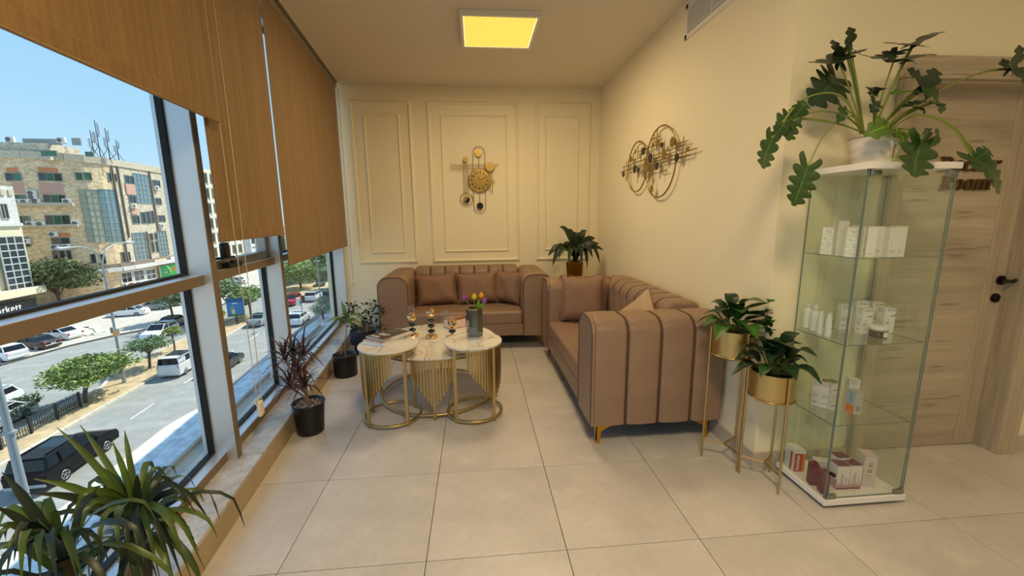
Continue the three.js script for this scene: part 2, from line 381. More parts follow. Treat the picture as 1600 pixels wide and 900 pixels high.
function windowBay(n, u0, u1, o = {}) { // glazing between two mullions
  const w = struct('window_' + n, o.label, FAC, THF);
  const A = -u1 + 0.025, B = -u0 - 0.025; // clear width between mullion faces in z
  const L = B - A, zc = (A + B) / 2;
  put('brown_inner_face', rbox(0.004, 0.046, L - 0.002, 0.0015, -0.1595, 0.168, zc), brownFaceM, put('bottom_rail', rbox(0.085, 0.048, L, 0.003, -0.203, 0.169, zc), mat.alu, w));
  put('brown_inner_face', rbox(0.004, 0.05, L - 0.002, 0.0015, -0.1485, 1.1275, zc), brownFaceM, put('transom', rbox(0.085, 0.052, L, 0.004, -0.192, 1.128, zc), mat.alu, w));
  put('top_rail', rbox(0.085, 0.06, L, 0.003, -0.203, CEIL - 0.03, zc), mat.alu, w);
  const gas = (y0, y1) => merge([box2(GL - 0.006, GL + 0.022, y0, y0 + 0.012, A, B), box2(GL - 0.006, GL + 0.022, y1 - 0.012, y1, A, B), box2(GL - 0.006, GL + 0.022, y0, y1, A, A + 0.012), box2(GL - 0.006, GL + 0.022, y0, y1, B - 0.012, B)]);
  put('gasket', gas(0.193, 1.102), mat.gasket, w); put('gasket', gas(1.154, CEIL - 0.06), mat.gasket, w);
  put('lower_pane', T(new THREE.PlaneGeometry(L - 0.008, 0.901), GL, 0.6475, zc, 0, PI / 2), mat.glass, w);
  put('upper_pane', T(new THREE.PlaneGeometry(L - 0.008, CEIL - 0.064 - 1.158), GL, (CEIL - 0.064 + 1.158) / 2, zc, 0, PI / 2), mat.glass, w);
  put('outer_ledge', merge([box2(-0.42, -0.262, 0.06, 0.13, -u1, -u0), box2(-0.44, -0.42, 0.02, 0.15, -u1, -u0)]), ledgeStone, w);
  if (o.sash) {
    const y0 = 1.156, y1 = 2.2, s = 0.045, x0 = -0.235, x1 = -0.18;
    put('sash', merge([box2(x0, x1, y0, y0 + s, A + 0.004, B - 0.004), box2(x0, x1, y1 - s, y1, A + 0.004, B - 0.004), box2(x0, x1, y0, y1, A + 0.004, A + 0.004 + s), box2(x0, x1, y0, y1, B - 0.004 - s, B - 0.004)]), mat.aluDark, w);
    put('hinge', merge([rbox(0.05, 0.012, 0.13, 0.004, -0.165, 1.213, -2.43), rbox(0.035, 0.085, 0.055, 0.012, -0.165, 1.255, -2.44), rbox(0.02, 0.03, 0.03, 0.006, -0.15, 1.28, -2.4)]), mat.black, w);
    put('latch', merge([rbox(0.04, 0.03, 0.16, 0.008, -0.16, 1.168, -2.5), rbox(0.02, 0.014, 0.05, 0.005, -0.14, 1.19, -2.47)]), mat.black, w);
  }
  return w;
}
windowBay(1, 0.25, 2.185, { label: 'near wide window bay with upper and lower panes' });
windowBay(2, 2.185, 3.115, { label: 'narrow window bay with an opening sash and black catch', sash: 1 });
windowBay(3, 3.115, 5.07, { label: 'far wide window bay under the longest blind' });
windowBay(4, -2.0, 0.25, { label: 'window bay beside the viewer' });
windowBay(5, -5.2, -2.0, { label: 'unseen window bay added behind the viewer for daylight' });  // added out of view to bring daylight to floor and right wall
{
  const mu = struct('trim_8', 'vertical aluminium mullions between the window bays', FAC, THF);
  for (const u of [-5.22, -2.0, 0.25, 2.185, 3.115]) put('brown_inner_face', rbox(0.004, CEIL - 0.03, 0.049, 0.0015, -0.1085, CEIL / 2 + 0.06, -u), brownFaceM, put('mullion', rbox(0.155, CEIL - 0.02, 0.05, 0.003, -0.187, CEIL / 2 + 0.06, -u), mat.alu, mu));
  put('mullion', rbox(0.15, CEIL - 0.02, 0.05, 0.003, -0.165, CEIL / 2 + 0.06, -5.075), mat.alu, mu);
}
// solid outside parts of the building: storeys above and below, and the ends of the window front
{
  const st = M('#d8cbb0', 0.85);
  const low = put('wall_outer', merge([box2(-0.3, 9, STREET, -0.12, -95, 30), box2(-0.34, 9, CEIL + 0.25, 17, -95, 30)]), st);
  low.position.set(...FAC); low.rotation.y = THF; low.name = 'wall_outer'; low.userData = { kind: 'structure', label: 'storeys of the same building above and below the room' };
  const e = put('wall_end', merge([box2(-0.3, 0.3, -0.12, CEIL + 0.25, -95, -5.1), box2(-0.3, 0.05, -0.12, CEIL + 0.25, 5.3, 30), box2(-0.3, 0.02, CEIL - 0.001, CEIL + 0.25, -5.2, 5.3)]), mat.paint);
  e.position.set(...FAC); e.rotation.y = THF; e.name = 'wall_left'; e.userData = { kind: 'structure', label: 'solid wall at both ends of the window front' };
}

// ---------------------------------------------------------------- ceiling panels
function panel(x, z, label, power = LAMP_POWER) {
  const t = thing('ceiling_light', label, 'ceiling light', [x, CEIL, z]);
  const s = 0.3, b = 0.024, h = 0.042;
  put('frame', merge([rbox(2 * s, h, b, 0.004, 0, -h / 2, s - b / 2), rbox(2 * s, h, b, 0.004, 0, -h / 2, -s + b / 2), rbox(b, h, 2 * s - 2 * b, 0.004, s - b / 2, -h / 2, 0), rbox(b, h, 2 * s - 2 * b, 0.004, -s + b / 2, -h / 2, 0), box(2 * s - 0.01, 0.01, 2 * s - 0.01, 0, -0.007, 0)]), mat.white, t);
  const e = M('#3a3528', 0.5, { emissive: new THREE.Color(0.78, 0.52, 0.08), emissiveIntensity: 1.0 });
  const edge = M('#3a3528', 0.5, { emissive: new THREE.Color(0.9, 0.75, 0.36), emissiveIntensity: 1.0 });
  const q = s - b - 0.001;
  put('diffuser', box(2 * q - 0.014, 0.006, 2 * q - 0.014, 0, -h + 0.008, 0), e, t);
  put('glowing_edge', merge([box(2 * q, 0.006, 0.007, 0, -h + 0.008, q - 0.0035), box(2 * q, 0.006, 0.007, 0, -h + 0.008, -q + 0.0035), box(0.007, 0.006, 2 * q - 0.014, q - 0.0035, -h + 0.008, 0), box(0.007, 0.006, 2 * q - 0.014, -q + 0.0035, -h + 0.008, 0)]), edge, t);
  const L = new THREE.RectAreaLight(LAMP_COLOR, power, 0.54, 0.54); L.position.set(x, CEIL - h - 0.004, z); L.lookAt(x, 0, z); scene.add(L);
  return t;
}
panel(0.224, -3.56, 'square ceiling light panel glowing warm yellow above the sofas', LAMP_POWER * 0.9);
panel(0.35, -0.2, 'square ceiling light panel out of view above the viewer', LAMP_POWER * 2.0);
panel(3.2, 0.3, 'square ceiling light panel out of view in the passage', LAMP_POWER * 0.45);

// ---------------------------------------------------------------- air vent high on the right wall
{
  const t = thing('air_vent', 'white louvred air vent high on the right wall near the ceiling', 'air vent', [XR, 2.755, -2.5]);
  const L = 1.1, h = 0.23, f = 0.034;
  put('frame', merge([rbox(0.012, f, L, 0.003, -0.006, h / 2 - f / 2, 0), rbox(0.012, f, L, 0.003, -0.006, -h / 2 + f / 2, 0), rbox(0.012, h, f, 0.003, -0.006, 0, L / 2 - f / 2), rbox(0.012, h, f, 0.003, -0.006, 0, -L / 2 + f / 2), box(0.01, h - 2 * f, 0.012, -0.007, 0, -0.22)]), mat.white, t);
  put('backing', box(0.004, h - 2 * f, L - 2 * f, -0.003, 0, 0), mat.black, t);
  for (let k = 0; k < 8; k++) put('slat', T(box(0.017, 0.003, L - 2 * f), -0.009, -h / 2 + f + 0.012 + k * 0.0195, 0, 0, 0, -0.5), mat.white, t);
}

// ---------------------------------------------------------------- roller blinds
const weave = tex(512, (u, v) => {
  const k = 0.86 + 0.2 * (fbm(u, v, 90, 3, 120, 3) - 0.4) + 0.09 * (fbm(u, v, 20, 1, 121, 3) - 0.5) + 0.08 * (fbm(u, v, 160, 160, 122, 2) - 0.5);
  return tint([182, 139, 76], k);
});
const blindCloth = MP('#ffffff', 0.85, { map: weave, transmission: 0.34, thickness: 0, side: THREE.DoubleSide, bumpMap: bumpFine, bumpScale: 0.0003 });
const blindTube = M('#8d837a', 0.4, { metalness: 0.4 }), cordMat = M('#cfc0a4', 0.7);
const NB = -0.02; // plane of the cloths
function blind(u0, u1, yb, label, nb = NB) {
  const t = thing('roller_blind', label, 'blind', FU((u0 + u1) / 2, 0, nb), THF);
  const w = u1 - u0, top = CEIL - 0.045;
  put('cloth', uvm(box(0.0016, top - yb, w, 0, (top + yb) / 2, 0), 1, rnd()), blindCloth, t);
  put('hem', uvm(rbox(0.007, 0.058, w, 0.003, 0, yb + 0.032, 0), 1, rnd()), blindCloth, t);
  put('hem_bar', rbox(0.012, 0.01, w, 0.003, 0, yb, 0), M('#8a6a3c', 0.5), t);
  put('roller', merge([T(new THREE.CylinderGeometry(0.03, 0.03, w + 0.01, 20), -0.012, CEIL - 0.034, 0, PI / 2), T(new THREE.CylinderGeometry(0.012, 0.012, w + 0.03, 12), -0.012, CEIL - 0.034, 0, PI / 2), box(0.03, 0.014, w + 0.02, 0.015, CEIL - 0.008, 0)]), blindTube, t);
  return t;
}
function cord(t, u, uc, yLow, gap, weight) { // a bead chain hanging in two strands
  const z = -(u - uc), g = [], top = CEIL - 0.05;
  for (const s of [0, 1]) { const zz = z - s * gap; g.push(tube([[0.02, top, zz], [0.022, (top + yLow) / 2, zz + 0.004], [0.02, yLow + 0.06, z - gap / 2 + (zz - z + gap / 2) * 0.6]], 0.0021, 12, 5)); }
  if (weight) for (let y = 1.45; y < 1.9; y += 0.0085) g.push(ball(0.0036, 0.021, y, z - gap + 0.002, 6));
  put('cord', merge(g), cordMat, t);
  if (weight) put('cord_weight', merge([rbox(0.022, 0.085, 0.048, 0.008, 0.02, yLow + 0.02, z - gap / 2), box(0.012, 0.03, 0.02, 0.005, yLow + 0.06, z - gap / 2)]), M('#e9ddc8', 0.5), t);
  else put('cord_tensioner', rbox(0.02, 0.05, 0.025, 0.004, 0.02, yLow, z - gap / 2), M('#d8cdb8', 0.5), t);
}
blind(0.16, 2.155, 1.875, 'nearest roller blind, the shortest of the three tan cloths', NB + 0.035);
{
  const b2 = blind(2.09, 2.95, 1.32, 'middle narrow tan roller blind with a long bead cord');
  cord(b2, 2.19, (2.09 + 2.95) / 2, 0.37, 0.095, true);
  const b3 = blind(2.98, 4.985, 1.105, 'far wide tan roller blind reaching lowest beside the back wall');
  cord(b3, 5.025, (2.98 + 4.985) / 2, 0.63, 0.03, false);
}
// ---------------------------------------------------------------- sofas
const leatherTex = tex(256, (u, v) => tint([152, 123, 102], 0.94 + 0.1 * fbm(u, v, 5, 5, 140, 4) + 0.04 * (fbm(u, v, 60, 60, 141, 2) - 0.5)));
const leatherBump = tex(256, (u, v) => grey(0.5 * fbm(u, v, 70, 70, 143, 2) + 0.5 * fbm(u, v, 4, 4, 144, 3)), false);
const leather = M('#ffffff', 0.46, { map: leatherTex, bumpMap: leatherBump, bumpScale: 0.0016 });
const piping = M('#5c4335', 0.5), under = M('#1d1815', 0.9);
const pillowTex = tex(128, (u, v) => tint([146, 112, 90], 0.92 + 0.1 * fbm(u, v, 6, 6, 150, 4) + 0.08 * (fbm(u, v, 64, 64, 151, 1) - 0.5)));
const pillowMat = M('#ffffff', 0.7, { map: pillowTex, bumpMap: leatherBump, bumpScale: 0.002 });
const legGold = M('#d9a93f', 0.22, { metalness: 1 });
function archOutline(x0, x1, y0, y1, r0, r1) { // inverted U, anticlockwise when seen with x to the right
  const o = [[x1, y0]];
  for (let k = 0; k <= 8; k++) { const a = k / 8 * PI / 2; o.push([x1 - r1 + r1 * Math.cos(a), y1 - r1 + r1 * Math.sin(a)]); }
  for (let k = 0; k <= 8; k++) { const a = PI / 2 + k / 8 * PI / 2; o.push([x0 + r0 + r0 * Math.cos(a), y1 - r0 + r0 * Math.sin(a)]); }
  o.push([x0, y0]); return o;
}
function legGeo() { // folded corner leg: two tapering blades meeting in an edge
  const pl = [[0, 0.15], [0.14, 0.15], [0.14, 0.142], [0.034, 0.085], [0.022, 0], [0.004, 0], [0, 0.02]];
  const a = prism(pl, 0.006), b = prism(pl, 0.006).rotateY(-PI / 2).translate(0.006, 0, 0);
  return merge([a, b]);
}
function makeSofa(label, p, turn) {
  const t = thing('sofa', label, 'sofa', p, turn, undefined);
  const W = 0.91, IN = 0.6, D = 0.42, Y0 = 0.15;
  put('base', merge([rbox(2 * IN, 0.13, 0.02, 0.006, 0, 0.215, D - 0.02), box(2 * IN, 0.12, 2 * D - 0.06, 0, 0.215, -0.01)]), leather, t);
  put('underside', box(2 * W - 0.04, 0.012, 2 * D - 0.04, 0, 0.152, 0), under, t);
  // seat cushion with a crowned top
  { const g = new RoundedBoxGeometry(2 * IN - 0.004, 0.15, 0.6, 4, 0.032); const q = g.attributes.position;
    for (let i = 0; i < q.count; i++) if (q.getY(i) > 0) q.setY(i, q.getY(i) + 0.018 * Math.cos(q.getX(i) / IN * PI / 2) * Math.cos(q.getZ(i) / 0.3 * PI / 2));
    g.computeVertexNormals(); put('seat_cushion', uvm(g, 0.5), leather, t, [0, 0.345, D - 0.306]); }
  // back: upright stuffed channels side by side
  const nb = 7, bw = 2 * IN / nb, bo = archOutline(-D, -0.15, Y0 + 0.02, 0.84, 0.07, 0.1);
  for (let i = 0; i < nb; i++) { put('back_channel', channel(bo, bw, 0.022, 0.004), leather, t, [-IN + i * bw, 0, 0]); if (i) put('piping', tube(bo.filter(([, y]) => y > 0.4).map(([z, y]) => [0, y - 0.004, z * 0.99 - 0.002]), 0.0042, 40, 5), piping, t, [-IN + i * bw, 0, 0]); }
  // arms: four channels deep, a flat front with piping
  const ao = archOutline(-0.155, 0.155, Y0, 0.815, 0.1, 0.1);
  const aw = (2 * D - 0.012) / 4;
  const chan = [...Array(4)].map(() => channel(ao, aw, 0.024, 0.005).rotateY(PI / 2));
  for (const s of [-1, 1]) {
    const arm = new THREE.Group(); arm.name = 'arm'; arm.position.set(s * (W - 0.155), 0, 0); t.add(arm);
    for (let k = 0; k < 4; k++) { put('arm_channel', chan[k], leather, arm, [0, 0, -D + (k + 1) * aw]); if (k) put('piping', tube(ao.map(([x, y]) => [x * 0.985, y - 0.005, 0]), 0.0042, 50, 5), piping, arm, [0, 0, -D + k * aw]); }
    const fo = archOutline(-0.151, 0.151, Y0, 0.811, 0.097, 0.097);
    put('arm_front', uvm(prism(fo, 0.012, 0.004).translate(0, 0, 0)), leather, arm, [0, 0, D - 0.014]);
    put('piping', tube(fo.map(([x, y]) => [x, y, D + 0.002]), 0.0045, 60, 6), piping, arm);
  }
  const lg = legGeo();
  for (const [sx, sz, r] of [[-1, 1, -PI * 0], [1, 1, 0], [1, -1, 0], [-1, -1, 0]]) {
    const g = lg.clone(); g.scale(-sx, 1, -sz);
    if (sx * sz < 0) { const q = g.attributes.position.array; for (let i = 0; i < q.length; i += 9) for (let k = 0; k < 3; k++) { const m = q[i + 3 + k]; q[i + 3 + k] = q[i + 6 + k]; q[i + 6 + k] = m; } }
    g.computeVertexNormals(); put('leg', g, legGold, t, [sx * (W - 0.05), 0, sz * (D - 0.05)]);
  }
  return t;
}
makeSofa('taupe leather sofa against the panelled back wall with three cushions', [-0.115, 0, -4.652], 0);
makeSofa('taupe leather sofa along the right wall, its channelled arm towards the viewer', [1.09, 0, -3.172], -PI / 2);
function pillowGeo(w, h, d) {
  const n = 18, geos = [];
  for (const s of [1, -1]) {
    const pos = [], idx = [];
    for (let j = 0; j <= n; j++) for (let i = 0; i <= n; i++) {
      const u = i / n * 2 - 1, v = j / n * 2 - 1;
      const x = w / 2 * u * (1 - 0.09 * (1 - v * v) * Math.abs(u)), y = h / 2 * v * (1 - 0.1 * (1 - u * u) * Math.abs(v));
      const z = d / 2 * Math.pow(Math.max(0, (1 - u ** 4) * (1 - v ** 4)), 0.55) * (1 + 0.08 * Math.sin(u * 5 + v * 3) * (1 - u * u));
      pos.push(x, y, s * z);
    }
    for (let j = 0; j < n; j++) for (let i = 0; i < n; i++) { const a = j * (n + 1) + i, b = a + 1, c = a + n + 1, e = c + 1; s > 0 ? idx.push(a, b, e, a, e, c) : idx.push(a, e, b, a, c, e); }
    const g = new THREE.BufferGeometry(); g.setAttribute('position', new THREE.Float32BufferAttribute(pos, 3)); g.setIndex(idx); g.computeVertexNormals(); geos.push(uvm(g, 0.4));
  }
  return merge(geos);
}
function pillow(label, x, y, z, w, h, d, rx, ry, rz) {
  const t = thing('cushion', label, 'cushion', [x, y, z]);
  t.rotation.set(rx, ry, rz, 'YXZ');
  put('cover', pillowGeo(w, h, d), pillowMat, t);
  put('seam', tube([[-w / 2, -h / 2, 0], [0, -h / 2 * 0.9, 0], [w / 2, -h / 2, 0], [w / 2 * 0.91, 0, 0], [w / 2, h / 2, 0], [0, h / 2 * 0.9, 0], [-w / 2, h / 2, 0], [-w / 2 * 0.91, 0, 0]], 0.0028, 48, 4, true), pillowMat, t);
  return t;
}
pillow('brown rectangular cushion at the left end of the back sofa', -0.47, 0.6, -4.70, 0.48, 0.36, 0.15, -0.22, 0.06, 0.06);
pillow('brown rectangular cushion in the middle of the back sofa', 0.0, 0.605, -4.70, 0.48, 0.36, 0.15, -0.22, -0.02, 0.05);
pillow('brown cushion turned edgewise against the right arm of the back sofa', 0.345, 0.615, -4.66, 0.4, 0.37, 0.15, -0.22, -0.75, 0.0);
pillow('square taupe cushion standing at the far end of the right sofa', 0.99, 0.645, -3.72, 0.42, 0.44, 0.15, -0.2, -0.35, 0.03);
pillow('pale beige cushion standing on its corner behind the near sofa arm', 1.15, 0.635, -2.76, 0.4, 0.4, 0.13, -0.2, -1.25, 0.7).children[0].material = M('#c2a583', 0.75);

// ---------------------------------------------------------------- nest of round tables
const marbleTop = canvasTex(1024, 1024, (c, w, h) => {
  c.fillStyle = '#efe9df'; c.fillRect(0, 0, w, h);
  for (let k = 0; k < 26; k++) { const x = rnd() * w, y = rnd() * h, r = 60 + rnd() * 160, g = c.createRadialGradient(x, y, 0, x, y, r); g.addColorStop(0, 'rgba(210,200,186,0.25)'); g.addColorStop(1, 'rgba(210,200,186,0)'); c.fillStyle = g; c.fillRect(0, 0, w, h); }
  const vein = (x, y, a, len, lw, col) => {
    c.strokeStyle = col; c.lineWidth = lw; c.beginPath(); c.moveTo(x, y);
    for (let i = 0; i < len; i++) { a += (rnd() - 0.5) * 1.1; x += Math.cos(a) * 17; y += Math.sin(a) * 17; c.lineTo(x, y); if (rnd() < 0.06 && lw > 1.4) { c.stroke(); vein(x, y, a + (rnd() < 0.5 ? 1 : -1), len * 0.5, lw * 0.6, col); c.beginPath(); c.strokeStyle = col; c.lineWidth = lw; c.moveTo(x, y); } }
    c.stroke();
  };
  for (let k = 0; k < 24; k++) vein(rnd() * w, rnd() * h, rnd() * 6.3, 26 + rnd() * 22, 3 + rnd() * 3, k % 3 ? 'rgba(96,90,88,0.72)' : 'rgba(168,112,52,0.75)');
});
marbleTop.wrapS = marbleTop.wrapT = THREE.RepeatWrapping;
const marbleMat = MP('#ffffff', 0.16, { map: marbleTop, clearcoat: 0.4, clearcoatRoughness: 0.1 });
const brass = mat.brass;
function roundTable(label, x, z, R, H, legA, fringeLeg, half, nRods, rodMin, rodMax, ringR, group) {
  const t = thing('coffee_table', label, 'table', [x, 0, z], 0, group);
  const g = lathe([[0, H - 0.018], [R - 0.004, H - 0.018], [R, H - 0.014], [R, H - 0.004], [R - 0.004, H], [0, H]], 72); uvm(g);
  { const uv = g.attributes.uv ?? 0; }
  put('tabletop', uvm(g, 1.0, rnd(), rnd()), marbleMat, t);
  const f = R - 0.012;
  put('apron', merge([new THREE.CylinderGeometry(f, f, 0.016, 64, 1, true).translate(0, H - 0.026, 0), T(new THREE.RingGeometry(f - 0.02, f, 64), 0, H - 0.034, 0, PI / 2), T(new THREE.RingGeometry(0.01, f, 48), 0, H - 0.0185, 0, PI / 2)]), brass, t);
  put('base_ring', T(new THREE.TorusGeometry(ringR, 0.0105, 8, 64), 0, 0.026, 0, PI / 2), brass, t);
  const lr = f - 0.004;
  for (const a of legA) { // angle measured from the direction of the viewer
    const lx = Math.sin(a) * lr, lz = Math.cos(a) * lr;
    put('leg', T(box(0.02, H - 0.024, 0.02), lx, (H - 0.024) / 2 + 0.004, lz, 0, 0, 0), brass, t);
    put('foot', cyl(0.009, 0.009, 0.006, lx, 0, lz, 10), mat.black, t);
  }
  // fringe of rods that lengthen towards the middle leg
  const fa = fringeLeg;
  for (let k = 0; k < nRods; k++) {
    const q = k / (nRods - 1) * 2 - 1; if (Math.abs(q) < 0.03) continue;
    const a = fa + q * half, len = rodMin + (rodMax - rodMin) * Math.pow(1 - Math.abs(q), 1.0);
    put('rod', T(box(0.0135, len, 0.0135), 0, 0, 0, 0, a).translate(Math.sin(a) * lr, H - 0.03 - len / 2, Math.cos(a) * lr), brass, t);
  }
  return t;
}
const G1 = undefined;
roundTable('larger low round marble table in the middle of the gold nest', -0.335, -3.2, 0.475, 0.462, [0.03, 0.03 + PI / 2, 0.03 + PI, 0.03 - PI / 2], 0.03, 0.33, 15, 0.13, 0.35, 0.445);
roundTable('small round marble table with magazines on it, left of the gold nest', -0.628, -2.815, 0.208, 0.556, [-0.78, 0.72, 2.35, -2.1], -0.78, 1.0, 21, 0.13, 0.38, 0.196);
roundTable('small round marble table with the tulip vase, right of the gold nest', -0.04, -2.82, 0.208, 0.556, [-0.72, 0.8, 2.3, -2.3], 0.8, 1.0, 21, 0.13, 0.38, 0.196);

// ---------------------------------------------------------------- glass display cabinet
const CX0 = 1.645, CX1 = 2.075, CZ1 = -1.622, CZ0 = -1.945, SHELF = [0.43, 0.826, 1.225];
{
  const t = thing('display_cabinet', 'tall narrow glass display cabinet with white top and base beside the door', 'cabinet', [(CX0 + CX1) / 2, 0, (CZ0 + CZ1) / 2]);
  const w = CX1 - CX0, d = CZ1 - CZ0, gy0 = 0.052, gy1 = 1.602;
  const whiteLam = M('#efeae2', 0.4);
  put('base_board', rbox(w, 0.03, d, 0.002, 0, 0.037, 0), whiteLam, t);
  put('plinth', box(w - 0.05, 0.022, d - 0.05, 0, 0.011, 0), mat.black, t);
  put('top_board', rbox(w, 0.028, d, 0.002, 0, 1.616, 0), whiteLam, t);
  const pane = MP('#fafdfb', 0.0, { transmission: 1, thickness: 0, ior: 1.5 }), edge = MP('#93a39a', 0.15, { transmission: 0.5, thickness: 0 });
  const i = 0.012, h = gy1 - gy0, ym = (gy0 + gy1) / 2, e = 0.004;
  const sheet = (name, g, edges) => { const m = put(name, g, pane, t); if (edges.length) put('edge', merge(edges), edge, m); };
  const xa = -w / 2 + i, xb = w / 2 - i, za = -d / 2 + i, zb = d / 2 - i;
  sheet('side_pane', box(0.003, h, zb - za - 0.012, xa, ym, -0.004), [box(e, h, e, xa, ym, zb - 0.008), box(e, h, e, xa, ym, za)]);
  sheet('side_pane', box(0.003, h, zb - za - 0.012, xb, ym, -0.004), [box(e, h, e, xb, ym, zb - 0.008), box(e, h, e, xb, ym, za)]);
  sheet('back_pane', box(xb - xa - 0.01, h, 0.003, 0, ym, za), []);
  sheet('door_pane', box(xb - xa, h - 0.006, 0.003, 0, ym, zb), [box(e, h - 0.006, e, xa - 0.002, ym, zb), box(e, h - 0.006, e, xb + 0.002, ym, zb), box(xb - xa, e, e, 0, gy0 + 0.003, zb)]);
  const hin = (x, y) => merge([rbox(0.045, 0.022, 0.016, 0.003, x, y, zb + 0.001), rbox(0.012, 0.03, 0.02, 0.003, x - Math.sign(x) * -0.02, y, zb - 0.002)]);
  for (const [x, y] of [[-w / 2 + 0.04, 1.586], [-w / 2 + 0.04, 0.066], [w / 2 - 0.035, 1.586], [w / 2 - 0.035, 0.066]]) put('hinge', hin(x, y), mat.steel, t);
  put('door_knob', merge([T(cyl(0.008, 0.01, 0.02, 0, 0, 0, 14), xa + 0.012, 0.19, zb, PI / 2)]), mat.black, t);
  for (const y of SHELF) { const m = put('shelf', box(w - 2 * i - 0.012, 0.004, d - 2 * i - 0.016, 0, y - 0.002, -0.004), pane, t); put('edge', merge([box(w - 2 * i - 0.012, 0.004, 0.0015, 0, y - 0.002, zb - 0.011), box(0.0015, 0.004, d - 2 * i - 0.016, xa + 0.006, y - 0.002, -0.004), box(0.0015, 0.004, d - 2 * i - 0.016, xb - 0.006, y - 0.002, -0.004)]), edge, m); }
}

// ---------------------------------------------------------------- gold planter stands (pots and plants are in the plants part)
function planterStand(label, x, z, yBot, h, r, legs) {
  const t = thing('planter_stand', label, 'plant stand', [x, 0, z]);
  const top = yBot + h;
  for (const [lx, lz] of legs) put('leg', bar([lx, 0, lz], [lx * 0.98, top + 0.002, lz * 0.98], 0.0062, 10), brass, t);
  put('brace', merge(legs.map(([lx, lz]) => sqbar([0, 0.105, 0], [lx * 0.99, 0.105, lz * 0.99], 0.009))), M('#a98f5c', 0.6, { metalness: 0.8 }), t);
  put('pot_ring', T(new THREE.TorusGeometry(r + 0.002, 0.0035, 6, 40), 0, yBot + 0.012, 0, PI / 2), brass, t);
  const brushed = M('#cbb478', 0.33, { metalness: 1, bumpMap: tex(64, (u, v) => grey(fbm(u, v, 2, 60, 160, 2)), false), bumpScale: 0.0004 });
  put('pot', lathe([[0, yBot], [r - 0.012, yBot], [r - 0.003, yBot + 0.008], [r, yBot + 0.02], [r, top], [r - 0.004, top], [r - 0.005, yBot + 0.02], [0, yBot + 0.01]], 48), brushed, t);
  put('soil', cyl(r - 0.006, r - 0.006, 0.01, 0, top - 0.03, 0, 24), M('#2a201a', 0.95), t);
  return { t, top };
}
const tri = (r, a0) => [0, 1, 2].map((k) => [Math.sin(a0 + k * 2 * PI / 3) * r, Math.cos(a0 + k * 2 * PI / 3) * r]);

const stand1 = planterStand('taller gold planter of bright green leaves on a tripod stand by the right sofa', 1.41, -2.068, 0.64, 0.155, 0.104, [[-0.101, -0.051], [0.014, 0.112], [0.108, -0.056]]);
const stand2 = planterStand('lower gold planter of dark green leaves on a tripod stand by the display cabinet', 1.511, -1.868, 0.475, 0.15, 0.104, [[-0.087, -0.072], [0.001, 0.113], [0.087, -0.062]]);
// ---------------------------------------------------------------- on the tables
const TM = 0.462, TS = 0.556;
{ // magazines
  const c = at('y', TS, 607, 529);
  const cover = (draw) => canvasTex(256, 352, draw);
  const covers = [
    cover((g, w, h) => { g.fillStyle = '#e9edf2'; g.fillRect(0, 0, w, h); g.fillStyle = '#b9c6d6'; g.fillRect(20, 40, w - 40, 120); }),
    cover((g, w, h) => { g.fillStyle = '#b5958f'; g.fillRect(0, 0, w, h); g.fillStyle = '#a33a34'; g.fillRect(w - 70, h - 40, 60, 30); g.fillStyle = '#57524d'; g.fillRect(0, 0, w, 80); }),
    cover((g, w, h) => { g.fillStyle = '#dcd0d2'; g.fillRect(0, 0, w, h); g.fillStyle = '#3a3634'; g.fillRect(w * 0.55, h * 0.72, w * 0.45, h * 0.28); g.fillStyle = '#bfae9f'; g.fillRect(10, 10, w * 0.5, 60); }),
    cover((g, w, h) => { g.fillStyle = '#2a2827'; g.fillRect(0, 0, w, h); g.fillStyle = '#6a6662'; for (let k = 0; k < 5; k++) g.fillRect(24, 30 + k * 22, w - 60 - k * 20, 8); g.fillStyle = '#d8d3cc'; g.fillRect(60, 190, 130, 22); g.fillRect(60, 226, 110, 22); g.fillRect(30, 290, 120, 30); g.fillStyle = '#39426e'; g.fillRect(0, h - 22, w, 22); }),
  ];
  const labels = ['white magazine at the bottom of the stack on the small round table', 'pinkish magazine with a red corner, second from the bottom of the stack', 'pale magazine with a dark corner just under the black one', 'black covered magazine with white lettering on top of the stack'];
  const th = [0.012, 0.009, 0.009, 0.007], ang = [0.1, 0.22, 0.36, 0.3], off = [[-0.02, 0.045], [-0.012, 0.03], [0.012, 0.0], [0.0, 0.005]], dim = [[0.2, 0.25], [0.19, 0.25], [0.2, 0.27], [0.18, 0.25]];
  let y = TS + 0.0005;
  for (let k = 0; k < 4; k++) {
    const t = thing('magazine', labels[k], 'magazine', [c.x + off[k][0], y, c.z + off[k][1]], -ang[k] - 0.35);
    const [w, d] = dim[k], paper = M(k === 0 ? '#dfe6f0' : '#e8e2da', 0.6);
    put('pages', box(w - 0.003, th[k] - 0.001, d - 0.003, 0.001, th[k] / 2, 0), paper, t);
    put('cover', T(new THREE.PlaneGeometry(w, d), 0, th[k], 0, -PI / 2), M('#ffffff', 0.3, { map: covers[k], side: THREE.DoubleSide }), t);
    put('spine', rbox(0.003, th[k], d, 0.001, -w / 2, th[k] / 2, 0), M(['#cfd8e4', '#8f6f6a', '#cabdb8', '#1c1b1b'][k], 0.4), t);
    y += th[k] + 0.0008;
  }
}
const beadGreen = MP('#10302c', 0.14, { clearcoat: 0.6 });
